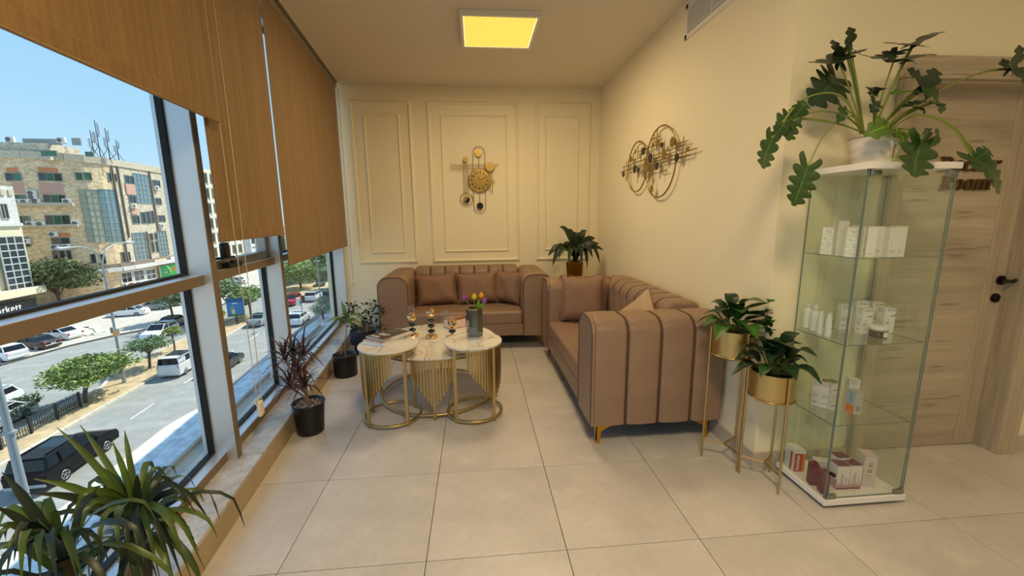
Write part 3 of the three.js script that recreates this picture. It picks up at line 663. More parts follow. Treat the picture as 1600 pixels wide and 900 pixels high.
function candleHolder(label, px, py, nBead, glassTube, s = 1) {
  const p = at('y', TM, px, py);
  const t = thing('candle_holder', label, 'candle holder', p);
  const g = mat.goldBright;
  put('base', lathe([[0, 0], [0.05 * s, 0], [0.05 * s, 0.012], [0.046 * s, 0.016], [0.008, 0.017], [0.006, 0.024], [0, 0.024]], 40), g, t);
  let y = 0.022;
  const stem = [];
  for (let k = 0; k < nBead; k++) {
    stem.push(lathe([[0, y], [0.006, y], [0.009, y + 0.006], [0.009, y + 0.014], [0.006, y + 0.02], [0, y + 0.02]], 18));
    y += 0.014;
    put('bead', lathe([[0.004, 0], [0.018, 0.003], [0.029, 0.011], [0.03, 0.017], [0.026, 0.025], [0.012, 0.032], [0.004, 0.033]], 28), beadGreen, t, [0, y, 0]);
    y += 0.031;
  }
  stem.push(cyl(0.007, 0.007, 0.02, 0, y, 0, 14)); y += 0.012;
  put('stem', merge(stem), g, t);
  const r = 0.038, b = new THREE.IcosahedronGeometry(r, 1).toNonIndexed(); b.computeVertexNormals();
  put('faceted_globe', clean(b), g, t, [0, y + r * 0.94, 0]);
  if (glassTube) { const h = 0.075; put('glass_cup', lathe([[0.022, 0], [0.024, 0.002], [0.024, h], [0.0215, h], [0.0215, 0.004], [0, 0.004]], 28), MP('#ffffff', 0.02, { transmission: 1, thickness: 0, ior: 1.45, side: THREE.DoubleSide }), t, [0, y + r * 1.5, 0]); }
  return t;
}
candleHolder('gold candle holder with two dark green beads and a clear glass tube, left one', 645, 525, 2, true);
candleHolder('tall gold candle holder with three dark green beads and a faceted globe', 674.5, 527, 3, false);
candleHolder('short gold candle holder with one green bead half hidden behind the small table', 707, 527, 1, true);
{ // jewelled box with crystal faces
  const p = at('y', TM, 709, 514);
  const t = thing('tissue_box', 'rose gold jewelled tissue box behind the tulip vase', 'tissue box', [p.x + 0.012, TM, p.z - 0.07], 0.62);
  const w = 0.165, h = 0.09, d = 0.11, rose = M('#d9a184', 0.2, { metalness: 1 }), cry = MP('#fae6d8', 0.1, { metalness: 0.1, clearcoat: 1 });
  put('frame', merge([box(w, 0.006, d, 0, 0.003, 0), box(w, 0.005, d, 0, h - 0.0025, 0), ...[-1, 1].flatMap((a) => [-1, 1].map((b) => box(0.006, h, 0.006, a * (w / 2 - 0.003), h / 2, b * (d / 2 - 0.003))))]), rose, t);
  const f = [];
  const gem = (x, y, z, ry) => { const g = new THREE.ConeGeometry(0.0115, 0.007, 4).toNonIndexed(); g.computeVertexNormals(); g.rotateY(PI / 4); g.rotateX(PI / 2); g.rotateY(ry); f.push(g.translate(x, y, z)); };
  for (let j = 0; j < 4; j++) { for (let i = 0; i < 9; i++) for (const s of [-1, 1]) gem((i - 4) * 0.0165, 0.013 + j * 0.0165, s * (d / 2 + 0.002), s > 0 ? 0 : PI); for (let i = 0; i < 6; i++) for (const s of [-1, 1]) gem(s * (w / 2 + 0.002), 0.013 + j * 0.0165, (i - 2.5) * 0.0165, s * PI / 2); }
  const m = put('crystals', merge(f), cry, t); m.userData.kind = 'stuff';
  put('lining', box(w - 0.004, h - 0.01, d - 0.004, 0, h / 2, 0), M('#c79a80', 0.4, { metalness: 0.6 }), t);
  const q = at('y', TM, 695, 510);
  const gl = thing('glass_tumbler', 'clear glass tumbler beside the jewelled box', 'glass', [q.x - 0.02, TM, q.z - 0.12]);
  put('tumbler', lathe([[0, 0], [0.036, 0], [0.042, 0.115], [0.0395, 0.115], [0.034, 0.006], [0, 0.006]], 32), MP('#fbfdfd', 0.02, { transmission: 1, thickness: 0, ior: 1.45, side: THREE.DoubleSide }), gl);
}
{ // hexagonal smoked glass vase with tulips
  const p = at('y', TS, 742, 527); p.z -= 0.05;
  const t = thing('vase', 'smoky grey hexagonal glass vase with a gold rim on the small round table', 'vase', [p.x, TS, p.z], 0.35);
  const H = 0.205, R = 0.06;
  const hexa = (r0, r1, h, y) => { const g = new THREE.CylinderGeometry(r1, r0, h, 6, 1, true).toNonIndexed(); g.computeVertexNormals(); return g.translate(0, y + h / 2, 0); };
  put('body', merge([hexa(R, R, H, 0), T(new THREE.CircleGeometry(R, 6), 0, 0.003, 0, -PI / 2, PI / 6)]), MP('#767c78', 0.05, { metalness: 0.5, transmission: 0.4, thickness: 0, side: THREE.DoubleSide, clearcoat: 1 }), t);
  put('rim', merge([hexa(R + 0.0015, R + 0.0015, 0.009, H - 0.005), hexa(R - 0.004, R - 0.004, 0.009, H - 0.005), T(new THREE.RingGeometry(R - 0.004, R + 0.0015, 6, 1), 0, H + 0.004, 0, -PI / 2, PI / 6)]), mat.goldBright, t);
  const stemM = M('#6f8f35', 0.6), leafM = MP('#7da33b', 0.6, { transmission: 0.3, thickness: 0, side: THREE.DoubleSide });
  const tul = [['#a24aa8', 726, 465, 0.02, -0.5, 'purple tulip leaning left out of the grey vase'], ['#e8d51c', 741, 464, 0.0, -0.05, 'lemon yellow tulip upright in the grey vase'], ['#f2b81e', 752, 462, -0.03, 0.08, 'golden yellow tulip standing at the back of the grey vase'], ['#a750b0', 757, 470, 0.01, 0.5, 'purple tulip leaning right out of the grey vase']];
  for (const [col, px, py, dz, lean, label] of tul) {
    const e = at('z', p.z + dz, px, py);
    const f = thing('tulip', label, 'flower', [p.x, TS, p.z]);
    const L = [e.x - p.x, e.y - TS, e.z - p.z];
    const dir = V(Math.sin(lean), Math.cos(lean), 0), base = V(...L).addScaledVector(dir, -0.024);
    put('stem', tube([[L[0] * 0.25, 0.02, L[2] * 0.2], [L[0] * 0.35, 0.13, L[2] * 0.3], [base.x * 0.75 - lean * 0.004, H + (base.y - H) * 0.5, base.z * 0.7], [base.x, base.y, base.z]], 0.0026, 18, 6), stemM, f);
    const petM = MP(col, 0.5, { transmission: 0.15, thickness: 0, side: THREE.DoubleSide });
    for (let k = 0; k < 6; k++) {
      const a = k * PI / 3, r = k % 2 ? 0.0165 : 0.0185, d = V(Math.cos(a), 0, Math.sin(a)), g = blade([V(0, 0, 0), d.clone().multiplyScalar(r).add(V(0, 0.014, 0)), d.clone().multiplyScalar(r * 0.95).add(V(0, 0.032, 0)), d.clone().multiplyScalar(r * 0.25).add(V(0, 0.052, 0))], [0.003, 0.012, 0.015, 0.0145, 0.011, 0.006, 0.001], -0.45, d.clone());
      g.applyQuaternion(new THREE.Quaternion().setFromUnitVectors(V(0, 1, 0), dir)); put('petal', g, petM, f, base);
    }
    if (px > 750) { const s = lean > 0.3 ? 1 : -0.4; put('leaf', blade([V(L[0] * 0.3, 0.15, L[2] * 0.3), V(L[0] * 0.6 + s * 0.012, 0.23, 0.012), V(L[0] * 0.8 + s * 0.02, 0.275, 0.016)], [0.004, 0.012, 0.013, 0.009, 0.001], 0.3, V(0, 0, 1)), leafM, f); }
  }
}

// ---------------------------------------------------------------- wall clock
const darkDisc = M('#16161a', 0.35, { metalness: 0.3 }), goldWall = M('#a68c50', 0.34, { metalness: 1 });
{
  const zc = ZB + 0.03, c = at('z', zc, 680 + 445 * 0.15556, 210 + 462 * 0.15556);
  const t = thing('wall_clock', 'gold abstract wall clock with rods, rings and a round dial on the back wall', 'clock', [c.x, c.y, ZB]);
  const q = (x, y) => { const a = at('z', zc, 680 + x * 0.15556, 210 + y * 0.15556); return [a.x - c.x, a.y - c.y]; };
  const k = (q(545, 462)[0] - q(445, 462)[0]) / 100; // metres per step of the measuring grid
  const rod = (a, b, z = 0.03, r = 0.0032) => bar([...a, z], [...b, z], r, 6);
  const R = 108 * k;
  const dialTex = canvasTex(512, 512, (g, w) => {
    const m = w / 2; g.fillStyle = '#a98c4a'; g.fillRect(0, 0, w, w);
    for (let i = 0; i < 24; i++) { g.fillStyle = i % 2 ? '#b0934e' : '#a38545'; g.beginPath(); g.moveTo(m, m); g.arc(m, m, m, i * PI / 12, (i + 1) * PI / 12); g.fill(); }  // faint alternating sectors paint a metal sheen into the dial colour
    g.fillStyle = '#1c140a'; g.font = 'bold 76px sans-serif'; g.textAlign = 'center'; g.textBaseline = 'middle';
    for (let i = 1; i <= 12; i++) { const a = i * PI / 6; g.fillText(String(i), m + Math.sin(a) * m * 0.76, m - Math.cos(a) * m * 0.76); }
  });
  put('dial', T(cyl(R, R, 0.012, 0, 0, 0, 64), 0, 0, 0.028, PI / 2), M('#c79a3e', 0.3, { metalness: 1 }), t);
  put('dial_face', T(new THREE.CircleGeometry(R - 0.006, 64), 0, 0, 0.0405), M('#ffffff', 0.22, { map: dialTex, metalness: 0.6 }), t);
  put('dial_rim', T(new THREE.TorusGeometry(R, 0.006, 10, 72), 0, 0, 0.036), goldWall, t);
  put('hour_hand', T(box(0.006, 0.055, 0.002, 0, 0.022, 0), 0, 0, 0.044, 0, 0, 0.35), darkDisc, t);
  put('minute_hand', T(box(0.004, 0.09, 0.002, 0, 0.038, 0), 0, 0, 0.046, 0, 0, -1.2), darkDisc, t);
  put('hub', T(cyl(0.007, 0.007, 0.008, 0, 0, 0, 16), 0, 0, 0.041, PI / 2), goldWall, t);
  const loop = (pts, r, z) => tube(pts.map(([x, y]) => [x, y, z]), r, 90, 6, true);
  const st = []; { const top = q(437, 178), bot = q(448, 732), hw = 57 * k; for (let i = 0; i <= 8; i++) { const a = i / 8 * PI; st.push([top[0] + Math.cos(a) * hw, top[1] + Math.sin(a) * hw]); } for (let i = 0; i <= 8; i++) { const a = PI + i / 8 * PI; st.push([bot[0] + Math.cos(a) * hw, bot[1] + Math.sin(a) * hw]); } }
  put('long_loop', loop(st, 0.0036, 0.02), goldWall, t);
  const disc = (name, x, y, r, m, z = 0.03) => put(name, T(cyl(r * k, r * k, 0.006, 0, 0, 0, 32), ...q(x, y), z, PI / 2), m, t);
  disc('gold_disc', 432, 187, 35, goldWall); disc('gold_disc', 302, 250, 26, goldWall); disc('gold_disc', 548, 325, 44, goldWall, 0.042);
  disc('dark_disc', 315, 655, 34, darkDisc); disc('dark_disc', 450, 718, 33, darkDisc);
  put('half_disc', T(new THREE.CylinderGeometry(34.5 * k, 34.5 * k, 0.002, 24, 1, false, 0, PI), ...q(315, 655), 0.038, PI / 2, 0, 2.4), goldWall, t);
  put('small_ring', T(new THREE.TorusGeometry(63 * k, 0.0036, 8, 48), ...q(315, 652), 0.022), goldWall, t);
  for (const [a, b] of [[[437, 225], [440, 352]], [[446, 575], [449, 688]], [[283, 285], [294, 592]], [[303, 272], [313, 600]], [[325, 285], [333, 592]], [[150, 305], [635, 300]], [[150, 328], [620, 325]], [[150, 350], [600, 348]], [[532, 372], [536, 562]], [[552, 372], [556, 582]], [[571, 372], [576, 596]], [[556, 455], [600, 452]], [[556, 474], [604, 470]], [[556, 492], [598, 489]]]) put('rod', rod(q(...a), q(...b)), goldWall, t);
  put('wall_mount', box(0.06, 0.06, 0.03, 0, 0, 0.015), darkDisc, t);
}
// ---------------------------------------------------------------- metal wall sculpture on the right wall
{
  const xc = XR - 0.03, s = 0.15549, P = (x, y) => at('x', xc, 950 + x * s, 180 + y * s);
  const c = P(480, 460);
  const t = thing('wall_sculpture', 'gold metal wall sculpture of rings, bars and discs on the right wall', 'wall art', [XR, c.y, c.z]);
  const q = (x, y, dx = 0) => { const a = P(x, y); return [xc - XR + dx, a.y - c.y, a.z - c.z]; };
  const ring = (a, b, nm) => { const A = q(...a), B = q(...b), r = (A[1] - B[1]) / 2; put(nm, T(new THREE.TorusGeometry(r, 0.006, 8, 64), xc - XR, (A[1] + B[1]) / 2, (A[2] + B[2]) / 2, 0, PI / 2), goldWall, t); };
  ring([541, 105], [497, 826], 'large_ring'); ring([297, 268], [288, 768], 'small_ring');
  const H = [[150, 535, 790, 268], [125, 580, 895, 325], [300, 532, 830, 400], [330, 577, 490, 543], [300, 372, 512, 288], [430, 245, 515, 216], [520, 568, 590, 553], [215, 462, 330, 425], [470, 430, 600, 400], [640, 300, 800, 262]];
  for (const [a, b, e, f] of H) { const A = q(a, b), B = q(e, f), y = (A[1] + B[1]) / 2; put('bar', bar([A[0], A[1] * 0.5 + y * 0.5, A[2]], [B[0], B[1] * 0.5 + y * 0.5, B[2]], 0.0042, 6), goldWall, t); }
  const Vv = [[478, 160, 490], [505, 155, 330], [535, 190, 430], [455, 200, 640], [772, 215, 465], [702, 240, 345], [797, 335, 432], [580, 260, 390], [637, 350, 528], [537, 520, 640], [460, 560, 710], [265, 370, 470], [312, 320, 420], [195, 455, 525], [170, 510, 570], [310, 560, 680], [235, 500, 585], [428, 500, 605], [345, 330, 470], [375, 420, 600], [550, 470, 560]];
  for (const [x, y0, y1] of Vv) { const A = q(x, y0, -0.008), B = q(x - 3, y1, -0.008); put('bar', bar(A, [A[0], B[1], A[2]], 0.0035, 6), goldWall, t); }
  const D = [[168, 592, 30, 1], [283, 540, 42, 1], [317, 550, 26, 1], [370, 362, 40, 1], [293, 365, 21, 0], [243, 440, 32, 0], [440, 430, 48, 1], [410, 525, 48, 0], [508, 512, 38, 1], [515, 280, 42, 0], [557, 297, 26, 1], [665, 270, 52, 0], [578, 392, 52, 0], [710, 425, 42, 1], [820, 340, 26, 0], [455, 740, 36, 0], [425, 615, 28, 0], [385, 600, 26, 0], [545, 510, 20, 0], [465, 300, 20, 0]];
  for (const [x, y, r, dk] of D) { const A = q(x, y, -0.012), rr0 = Math.abs(q(x, y + r)[1] - A[1]); put(dk ? 'dark_disc' : 'gold_disc', T(cyl(rr0, rr0, 0.005, 0, 0, 0, 28), A[0], A[1], A[2], 0, 0, PI / 2), dk ? darkDisc : goldWall, t); }
  for (const [x, y] of [[440, 430], [578, 392], [297, 272], [541, 108], [710, 425]]) { const A = q(x, y); put('wall_spacer', bar([A[0], A[1], A[2]], [0, A[1], A[2]], 0.004, 6), goldWall, t); }
}

// ---------------------------------------------------------------- goods in the cabinet
const printed = new Map(); // cartons of one design share their print
const print = (draw, h) => { if (!printed.has(draw)) printed.set(draw, M('#ffffff', 0.5, { map: canvasTex(128, Math.round(128 * h), draw) })); return printed.get(draw); };
function carton(label, y, px, py, w, h, d, turn, col, draw, group, side, top) {
  const p = at('y', y, px, py); // front bottom edge, middle
  const hx = (Math.abs(Math.cos(turn)) * w + Math.abs(Math.sin(turn)) * d) / 2, hz = (Math.abs(Math.sin(turn)) * w + Math.abs(Math.cos(turn)) * d) / 2;
  const t = thing('carton', label, 'box', [Math.max(p.x - Math.sin(turn) * d / 2, CX0 + 0.02 + hx), y + 0.0005, Math.min(Math.max(p.z - Math.cos(turn) * d / 2, CZ0 + 0.02 + hz), CZ1 - 0.022 - hz)], turn, group);
  const base = M(col, 0.5);
  let m = [base, base, base, base, base, base];
  if (draw) m[4] = print(draw, h / w);
  if (side) m[0] = m[1] = print(side, h / d);
  if (top) m[2] = M(top, 0.5);
  put('carton_body', rboxUV(w, h, d), m, t, [0, h / 2, 0]);
  put('lid_seam', merge([box(w * 0.96, 0.0008, 0.0008, 0, h - 0.003, d / 2 + 0.0002), box(0.0008, 0.0008, d * 0.9, -w / 2 - 0.0002, h - 0.003, 0)]), M('#8a8378', 0.6), t);
  return t;
}
function rboxUV(w, h, d) { return new THREE.BoxGeometry(w, h, d); }
const lines = (g, x, y, w, n, step, lh, col) => { g.fillStyle = col; for (let k = 0; k < n; k++) g.fillRect(x, y + k * step, w * (0.6 + 0.4 * hash2(k, n, 5)), lh); };
const vtext = (g, s, x, y, size, col, weight = 'bold', fam = 'sans-serif') => { g.save(); g.translate(x, y); g.rotate(-PI / 2); g.fillStyle = col; g.font = `${weight} ${size}px ${fam}`; g.fillText(s, 0, 0); g.restore(); };
const YB = 0.052;
const orange = (g, w, h) => { g.fillStyle = '#b5341c'; g.fillRect(0, 0, w, h); g.fillStyle = '#e2711f'; g.fillRect(w * 0.72, 0, w * 0.28, h); g.fillStyle = '#e9e2d8'; g.fillRect(0, 0, w, h * 0.14); vtext(g, 'Panthen', w * 0.5, h * 0.95, 58, '#f3e6dc'); };
const orangeSide = (g, w, h) => { g.fillStyle = '#e6e8e8'; g.fillRect(0, 0, w, h); lines(g, 20, 60, w - 40, 12, 16, 6, '#9fb4b8'); };
carton('orange and white medicine carton at the left of the cabinet floor, farther one', YB, 1230.5, 728, 0.05, 0.124, 0.05, -0.25, '#e6e4de', orange, undefined, orangeSide);
carton('orange medicine carton at the left of the cabinet floor, nearer one', YB, 1247.5, 737, 0.052, 0.122, 0.04, -0.2, '#dcd6cc', orange, undefined, orangeSide);
const maroon = (g, w, h) => { g.fillStyle = '#7d1c36'; g.fillRect(0, 0, w, h); vtext(g, 'cellcosmet', w * 0.55, h * 0.85, 24, '#9a4a58', 'normal'); };
carton('small maroon carton behind its twin near the glass corner', YB, 1262, 759.5, 0.034, 0.118, 0.038, -0.3, '#701830', maroon);
carton('small maroon carton nearest the glass corner of the cabinet', YB, 1284, 773, 0.034, 0.118, 0.038, -0.3, '#701830', maroon);
carton('flat white carton behind the maroon cartons', YB, 1288, 744, 0.09, 0.078, 0.05, -0.35, '#e8e6e0', (g, w, h) => { g.fillStyle = '#ebe9e4'; g.fillRect(0, 0, w, h); g.fillStyle = '#4a5a60'; g.font = 'bold 30px sans-serif'; g.fillText('W  -', 12, h * 0.5); });
const pinkW = (g, w, h) => { const q = g.createLinearGradient(0, 0, 0, h); q.addColorStop(0, '#efe6e2'); q.addColorStop(0.7, '#e6d2d2'); q.addColorStop(0.93, '#b4818c'); q.addColorStop(0.94, '#7a2440'); g.fillStyle = q; g.fillRect(0, 0, w, h); vtext(g, 'Fynelise', w * 0.52, h * 0.86, 40, '#5c5254', 'normal', 'serif'); vtext(g, 'complex', w * 0.8, h * 0.7, 18, '#8a7c7c', 'normal'); };
const pinkS = (g, w, h) => { g.fillStyle = '#e9e0de'; g.fillRect(0, 0, w, h); g.fillStyle = '#c49aa4'; g.fillRect(0, h * 0.6, w, h * 0.4); lines(g, 16, 40, w - 32, 10, 15, 5, '#b4a4a6'); };
carton('white and plum carton standing behind the front plum pair', YB, 1314, 754, 0.062, 0.138, 0.055, -0.08, '#e6dad8', pinkW, undefined, pinkS, '#6b1c3a');
carton('white and plum carton, left one of the front pair', YB, 1315, 765, 0.062, 0.128, 0.06, -0.08, '#e6dad8', pinkW, undefined, pinkS, '#6b1c3a');
carton('white and plum carton, right one of the front pair', YB, 1334.5, 764, 0.058, 0.128, 0.06, -0.08, '#e6dad8', pinkW, undefined, pinkS, '#6b1c3a');
carton('taller pale pink carton at the right of the plum cartons', YB, 1355, 761, 0.055, 0.168, 0.07, -0.3, '#d9c3bc', (g, w, h) => { g.fillStyle = '#dcc8c0'; g.fillRect(0, 0, w, h); g.fillStyle = '#5b3a44'; g.fillRect(w * 0.35, h * 0.22, w * 0.35, 8); g.fillRect(w * 0.35, h * 0.27, w * 0.35, 8); g.fillRect(w * 0.35, h * 0.32, w * 0.35, 8); g.lineWidth = 9; g.strokeStyle = '#5b3a44'; g.beginPath(); g.arc(w * 0.52, h * 0.48, 17, 0, 7); g.stroke(); lines(g, w * 0.2, h * 0.62, w * 0.6, 3, 18, 5, '#a98a88'); });
// second shelf from below
const leaflet = (g, w, h) => { g.fillStyle = '#e4e0de'; g.fillRect(0, 0, w, h); lines(g, 12, 14, w - 24, 9, 9, 4, '#a9a3a6'); g.fillStyle = '#cfa9b2'; g.fillRect(12, h * 0.42, w - 24, 5); lines(g, 12, h * 0.5, w - 24, 8, 9, 4, '#b1a9aa'); g.fillStyle = '#8c8890'; g.fillRect(12, h * 0.82, w * 0.6, 14); };
const redSide = (g, w, h) => { g.fillStyle = '#d8d2ce'; g.fillRect(0, 0, w, h); g.fillStyle = '#b4685c'; g.fillRect(w * 0.2, h * 0.24, w * 0.6, 12); lines(g, w * 0.2, h * 0.45, w * 0.6, 3, 22, 6, '#8f8984'); g.fillStyle = '#5c5a60'; g.fillRect(w * 0.15, h * 0.82, w * 0.7, 10); };
const Y2 = SHELF[0];
carton('white printed carton at the left end of the lowest glass shelf', Y2, 1273, 634, 0.038, 0.138, 0.05, -0.75, '#e2ddda', leaflet, undefined, leaflet);
carton('white carton with a purple edge, second on the lowest glass shelf', Y2, 1288, 638, 0.042, 0.142, 0.045, -0.75, '#7d1f4a', leaflet, undefined, leaflet);
carton('white and red printed carton nearest the glass corner, lowest glass shelf', Y2, 1302, 641, 0.045, 0.145, 0.055, -0.1, '#e2ddda', redSide, undefined, leaflet, '#7c8c6a');
carton('white carton standing behind the blue and orange one', Y2, 1331, 634, 0.048, 0.142, 0.04, -0.35, '#ded8d4', leaflet);
carton('small blue and orange carton on the lowest glass shelf', Y2, 1339, 648, 0.04, 0.118, 0.05, -0.1, '#b9b4ae', (g, w, h) => { g.fillStyle = '#b7b3ac'; g.fillRect(0, 0, w, h); g.fillStyle = '#8f8a86'; g.fillRect(w * 0.25, h * 0.62, w * 0.5, h * 0.22); }, undefined, (g, w, h) => { g.fillStyle = '#9fb6cc'; g.fillRect(0, 0, w, h); g.fillStyle = '#e8762c'; g.fillRect(0, h * 0.62, w, h * 0.38); vtext(g, 'OMEGA', w * 0.6, h * 0.55, 40, '#54708f'); });
// third shelf: bottles, tubes, cartons, jar
const Y3 = SHELF[1], whiteP = M('#f1efea', 0.3), inkP = M('#4a4a48', 0.5);
function bottle(label, px, py) {
  const p = at('y', Y3, px, py), t = thing('bottle', label, 'bottle', [p.x, Y3 + 0.0005, p.z - 0.018]);
  put('bottle_body', lathe([[0, 0], [0.018, 0], [0.0195, 0.003], [0.0195, 0.09], [0.015, 0.103], [0.009, 0.106], [0, 0.106]], 28), whiteP, t);
  put('cap', lathe([[0, 0.106], [0.0115, 0.106], [0.0115, 0.132], [0.0105, 0.134], [0, 0.134]], 24), whiteP, t);
  put('print', new THREE.CylinderGeometry(0.0197, 0.0197, 0.035, 12, 1, true, 0.35, 0.9).translate(0, 0.045, 0), M('#b8b6b2', 0.5), t);
}
bottle('white plastic bottle farthest left on the middle glass shelf', 1263, 513); bottle('white plastic bottle second from the left on the middle glass shelf', 1275, 518);
function tubeBottle(label, px, py, dark) {
  const p = at('y', Y3, px, py), t = thing('cosmetic_tube', label, 'tube', [p.x, Y3 + 0.0005, p.z - 0.016], 0.5);
  put('tube_cap', cyl(0.0135, 0.015, 0.022, 0, 0, 0, 24), whiteP, t);
  const n = 24, pos = [], idx = [], ys = 8;
  for (let j = 0; j <= ys; j++) for (let i = 0; i <= n; i++) { const v = j / ys, a = i / n * 2 * PI, rx = 0.0155 + 0.003 * v, rz = 0.0155 * Math.sqrt(1 - v * v * 0.985); pos.push(Math.cos(a) * rx, 0.022 + v * 0.098, Math.sin(a) * rz); }
  for (let j = 0; j < ys; j++) for (let i = 0; i < n; i++) { const a = j * (n + 1) + i, b = a + 1, c = a + n + 1, e = c + 1; idx.push(a, c, b, b, c, e); }
  const g = new THREE.BufferGeometry(); g.setAttribute('position', new THREE.Float32BufferAttribute(pos, 3)); g.setIndex(idx); g.computeVertexNormals();
  put('tube_body', g, whiteP, t);
  for (let k = 0; k < (dark ? 4 : 2); k++) put('print', box(0.012, 0.005, 0.001, 0.002, 0.042 + k * 0.013, 0.0152), inkP, t);
}
tubeBottle('white cosmetic tube beside the white bottles', 1284, 523, false); tubeBottle('white cosmetic tube with dark print, nearest the glass corner', 1297, 527, true);
const nor = (g, w, h) => { g.fillStyle = '#e6e2da'; g.fillRect(0, 0, w, h); g.fillStyle = '#4c4a48'; g.font = 'bold 30px sans-serif'; g.fillText('noreva', w * 0.16, h * 0.1 + 4); g.save(); g.translate(w * 0.5, h * 0.31); g.rotate(-0.32); g.fillStyle = '#8d8a88'; g.fillRect(0, 0, w * 0.6, h * 0.05); g.restore(); lines(g, w * 0.15, h * 0.45, w * 0.5, 2, 18, 5, '#b2aeaa'); lines(g, w * 0.15, h * 0.57, w * 0.4, 2, 16, 8, '#6c6a68'); lines(g, w * 0.15, h * 0.72, w * 0.7, 4, 14, 4, '#c0bcb6'); };
carton('white skin care carton behind the tubes, leftmost of the white cartons', Y3, 1309, 512, 0.05, 0.13, 0.04, -0.3, '#e2ded6', leaflet);
carton('white skin care carton behind the tubes with a grey flash', Y3, 1322, 508, 0.055, 0.145, 0.04, -0.3, '#e2ded6', nor);
carton('white carton with a slanted grey flash standing behind another', Y3, 1358, 511, 0.055, 0.14, 0.05, -0.12, '#ddd8ce', nor, undefined, leaflet);
carton('white carton with a slanted grey flash at the front of the middle shelf', Y3, 1352, 522, 0.052, 0.128, 0.035, -0.1, '#ddd8ce', nor, undefined, leaflet);
carton('white carton with a slanted grey flash behind the dark jar', Y3, 1387, 520, 0.053, 0.125, 0.045, -0.1, '#ddd8ce', nor, undefined, leaflet);
{
  const p = at('y', Y3, 1381, 529), t = thing('cosmetic_jar', 'low dark jar with a white lid on the middle glass shelf', 'jar', [p.x, Y3 + 0.0005, p.z - 0.03]);
  put('jar_body', lathe([[0, 0], [0.033, 0], [0.0355, 0.004], [0.0355, 0.034], [0, 0.034]], 36), M('#3a2420', 0.15), t);
  put('jar_lid', lathe([[0, 0.034], [0.0365, 0.034], [0.0365, 0.05], [0.0345, 0.053], [0, 0.053]], 36), whiteP, t);
  put('jar_label', new THREE.CylinderGeometry(0.0358, 0.0358, 0.024, 16, 1, true, -0.25, 1.25).translate(0, 0.018, 0), M('#eceae6', 0.5), t);
}
// top shelf
const Y4 = SHELF[2];
const faint = (g, w, h) => { g.fillStyle = '#e3ded6'; g.fillRect(0, 0, w, h); vtext(g, 'R e g u l a t o r', w * 0.3, h * 0.62, 15, '#8e8880', 'normal'); lines(g, w * 0.2, h * 0.78, w * 0.6, 3, 15, 5, '#8b857d'); };
const silver = (g, w, h) => { g.fillStyle = '#f3efe6'; g.fillRect(0, 0, w, h); for (let k = 0; k < 160; k++) { g.fillStyle = k % 2 ? 'rgba(205,200,190,0.5)' : 'rgba(255,255,250,0.6)'; g.fillRect(rnd() * w, rnd() * h, 10 + rnd() * 26, 3 + rnd() * 14); } };
carton('crinkled silvery white carton at the left end of the top glass shelf', Y4, 1269.5, 397.5, 0.045, 0.13, 0.03, -0.5, '#e9e4da', silver);
carton('slim tall glossy white carton, tallest on the top glass shelf', Y4, 1294.5, 400, 0.04, 0.16, 0.03, -0.5, '#cfc8bd', (g, w, h) => { g.fillStyle = '#d8d0c6'; g.fillRect(0, 0, w, h); g.fillStyle = '#b9b1a6'; g.fillRect(0, h * 0.9, w, 5); });
carton('crinkled silvery white carton third on the top glass shelf', Y4, 1314, 401.5, 0.05, 0.132, 0.03, -0.4, '#e9e4da', silver);
carton('pinkish white carton behind the glass corner, left of a pair', Y4, 1331, 398, 0.038, 0.14, 0.04, -0.15, '#d9cbc4', faint);
carton('pinkish white carton behind the glass corner, right of a pair', Y4, 1342, 397, 0.035, 0.138, 0.04, -0.15, '#d9cbc4', faint);
carton('cream carton right behind the glass corner edge', Y4, 1349.5, 400, 0.03, 0.134, 0.03, -0.1, '#ddd6ca', faint);
carton('bright cream carton with a small emblem, top glass shelf', Y4, 1358.5, 401, 0.034, 0.134, 0.035, -0.5, '#e6e0d4', (g, w, h) => { g.fillStyle = '#ece7dc'; g.fillRect(0, 0, w, h); lines(g, w * 0.2, h * 0.9, w * 0.6, 2, 10, 4, '#9a948a'); }, undefined, faint);
carton('dull cream carton with grey lettering beside the bright one', Y4, 1371, 401, 0.04, 0.135, 0.03, -0.1, '#d6cfc3', faint);
carton('cream lettered carton second from the right on the top glass shelf', Y4, 1394, 402, 0.045, 0.133, 0.035, -0.15, '#d9d2c6', faint);
carton('cream lettered carton at the right end of the top glass shelf', Y4, 1411, 402.5, 0.046, 0.135, 0.035, -0.15, '#ddd6ca', faint);
// ---------------------------------------------------------------- indoor plants
const leafTex = (c, k = 0.5) => tex(64, (u, v) => { const m = Math.abs(u - 0.5) * 2, vein = Math.pow(Math.abs(Math.sin((v * 9 - m * 2.2) * PI)), 12); return tint(c, 0.82 + 0.14 * fbm(u, v, 6, 6, 170, 3) + (m < 0.07 ? 0.55 * k : 0) + 0.12 * k * vein); });
const leafMat = (c, k, rough = 0.42) => MP('#ffffff', rough, { map: leafTex(c, k), transmission: 0.22, thickness: 0, side: THREE.DoubleSide });
const soil = M('#2b211b', 0.95);
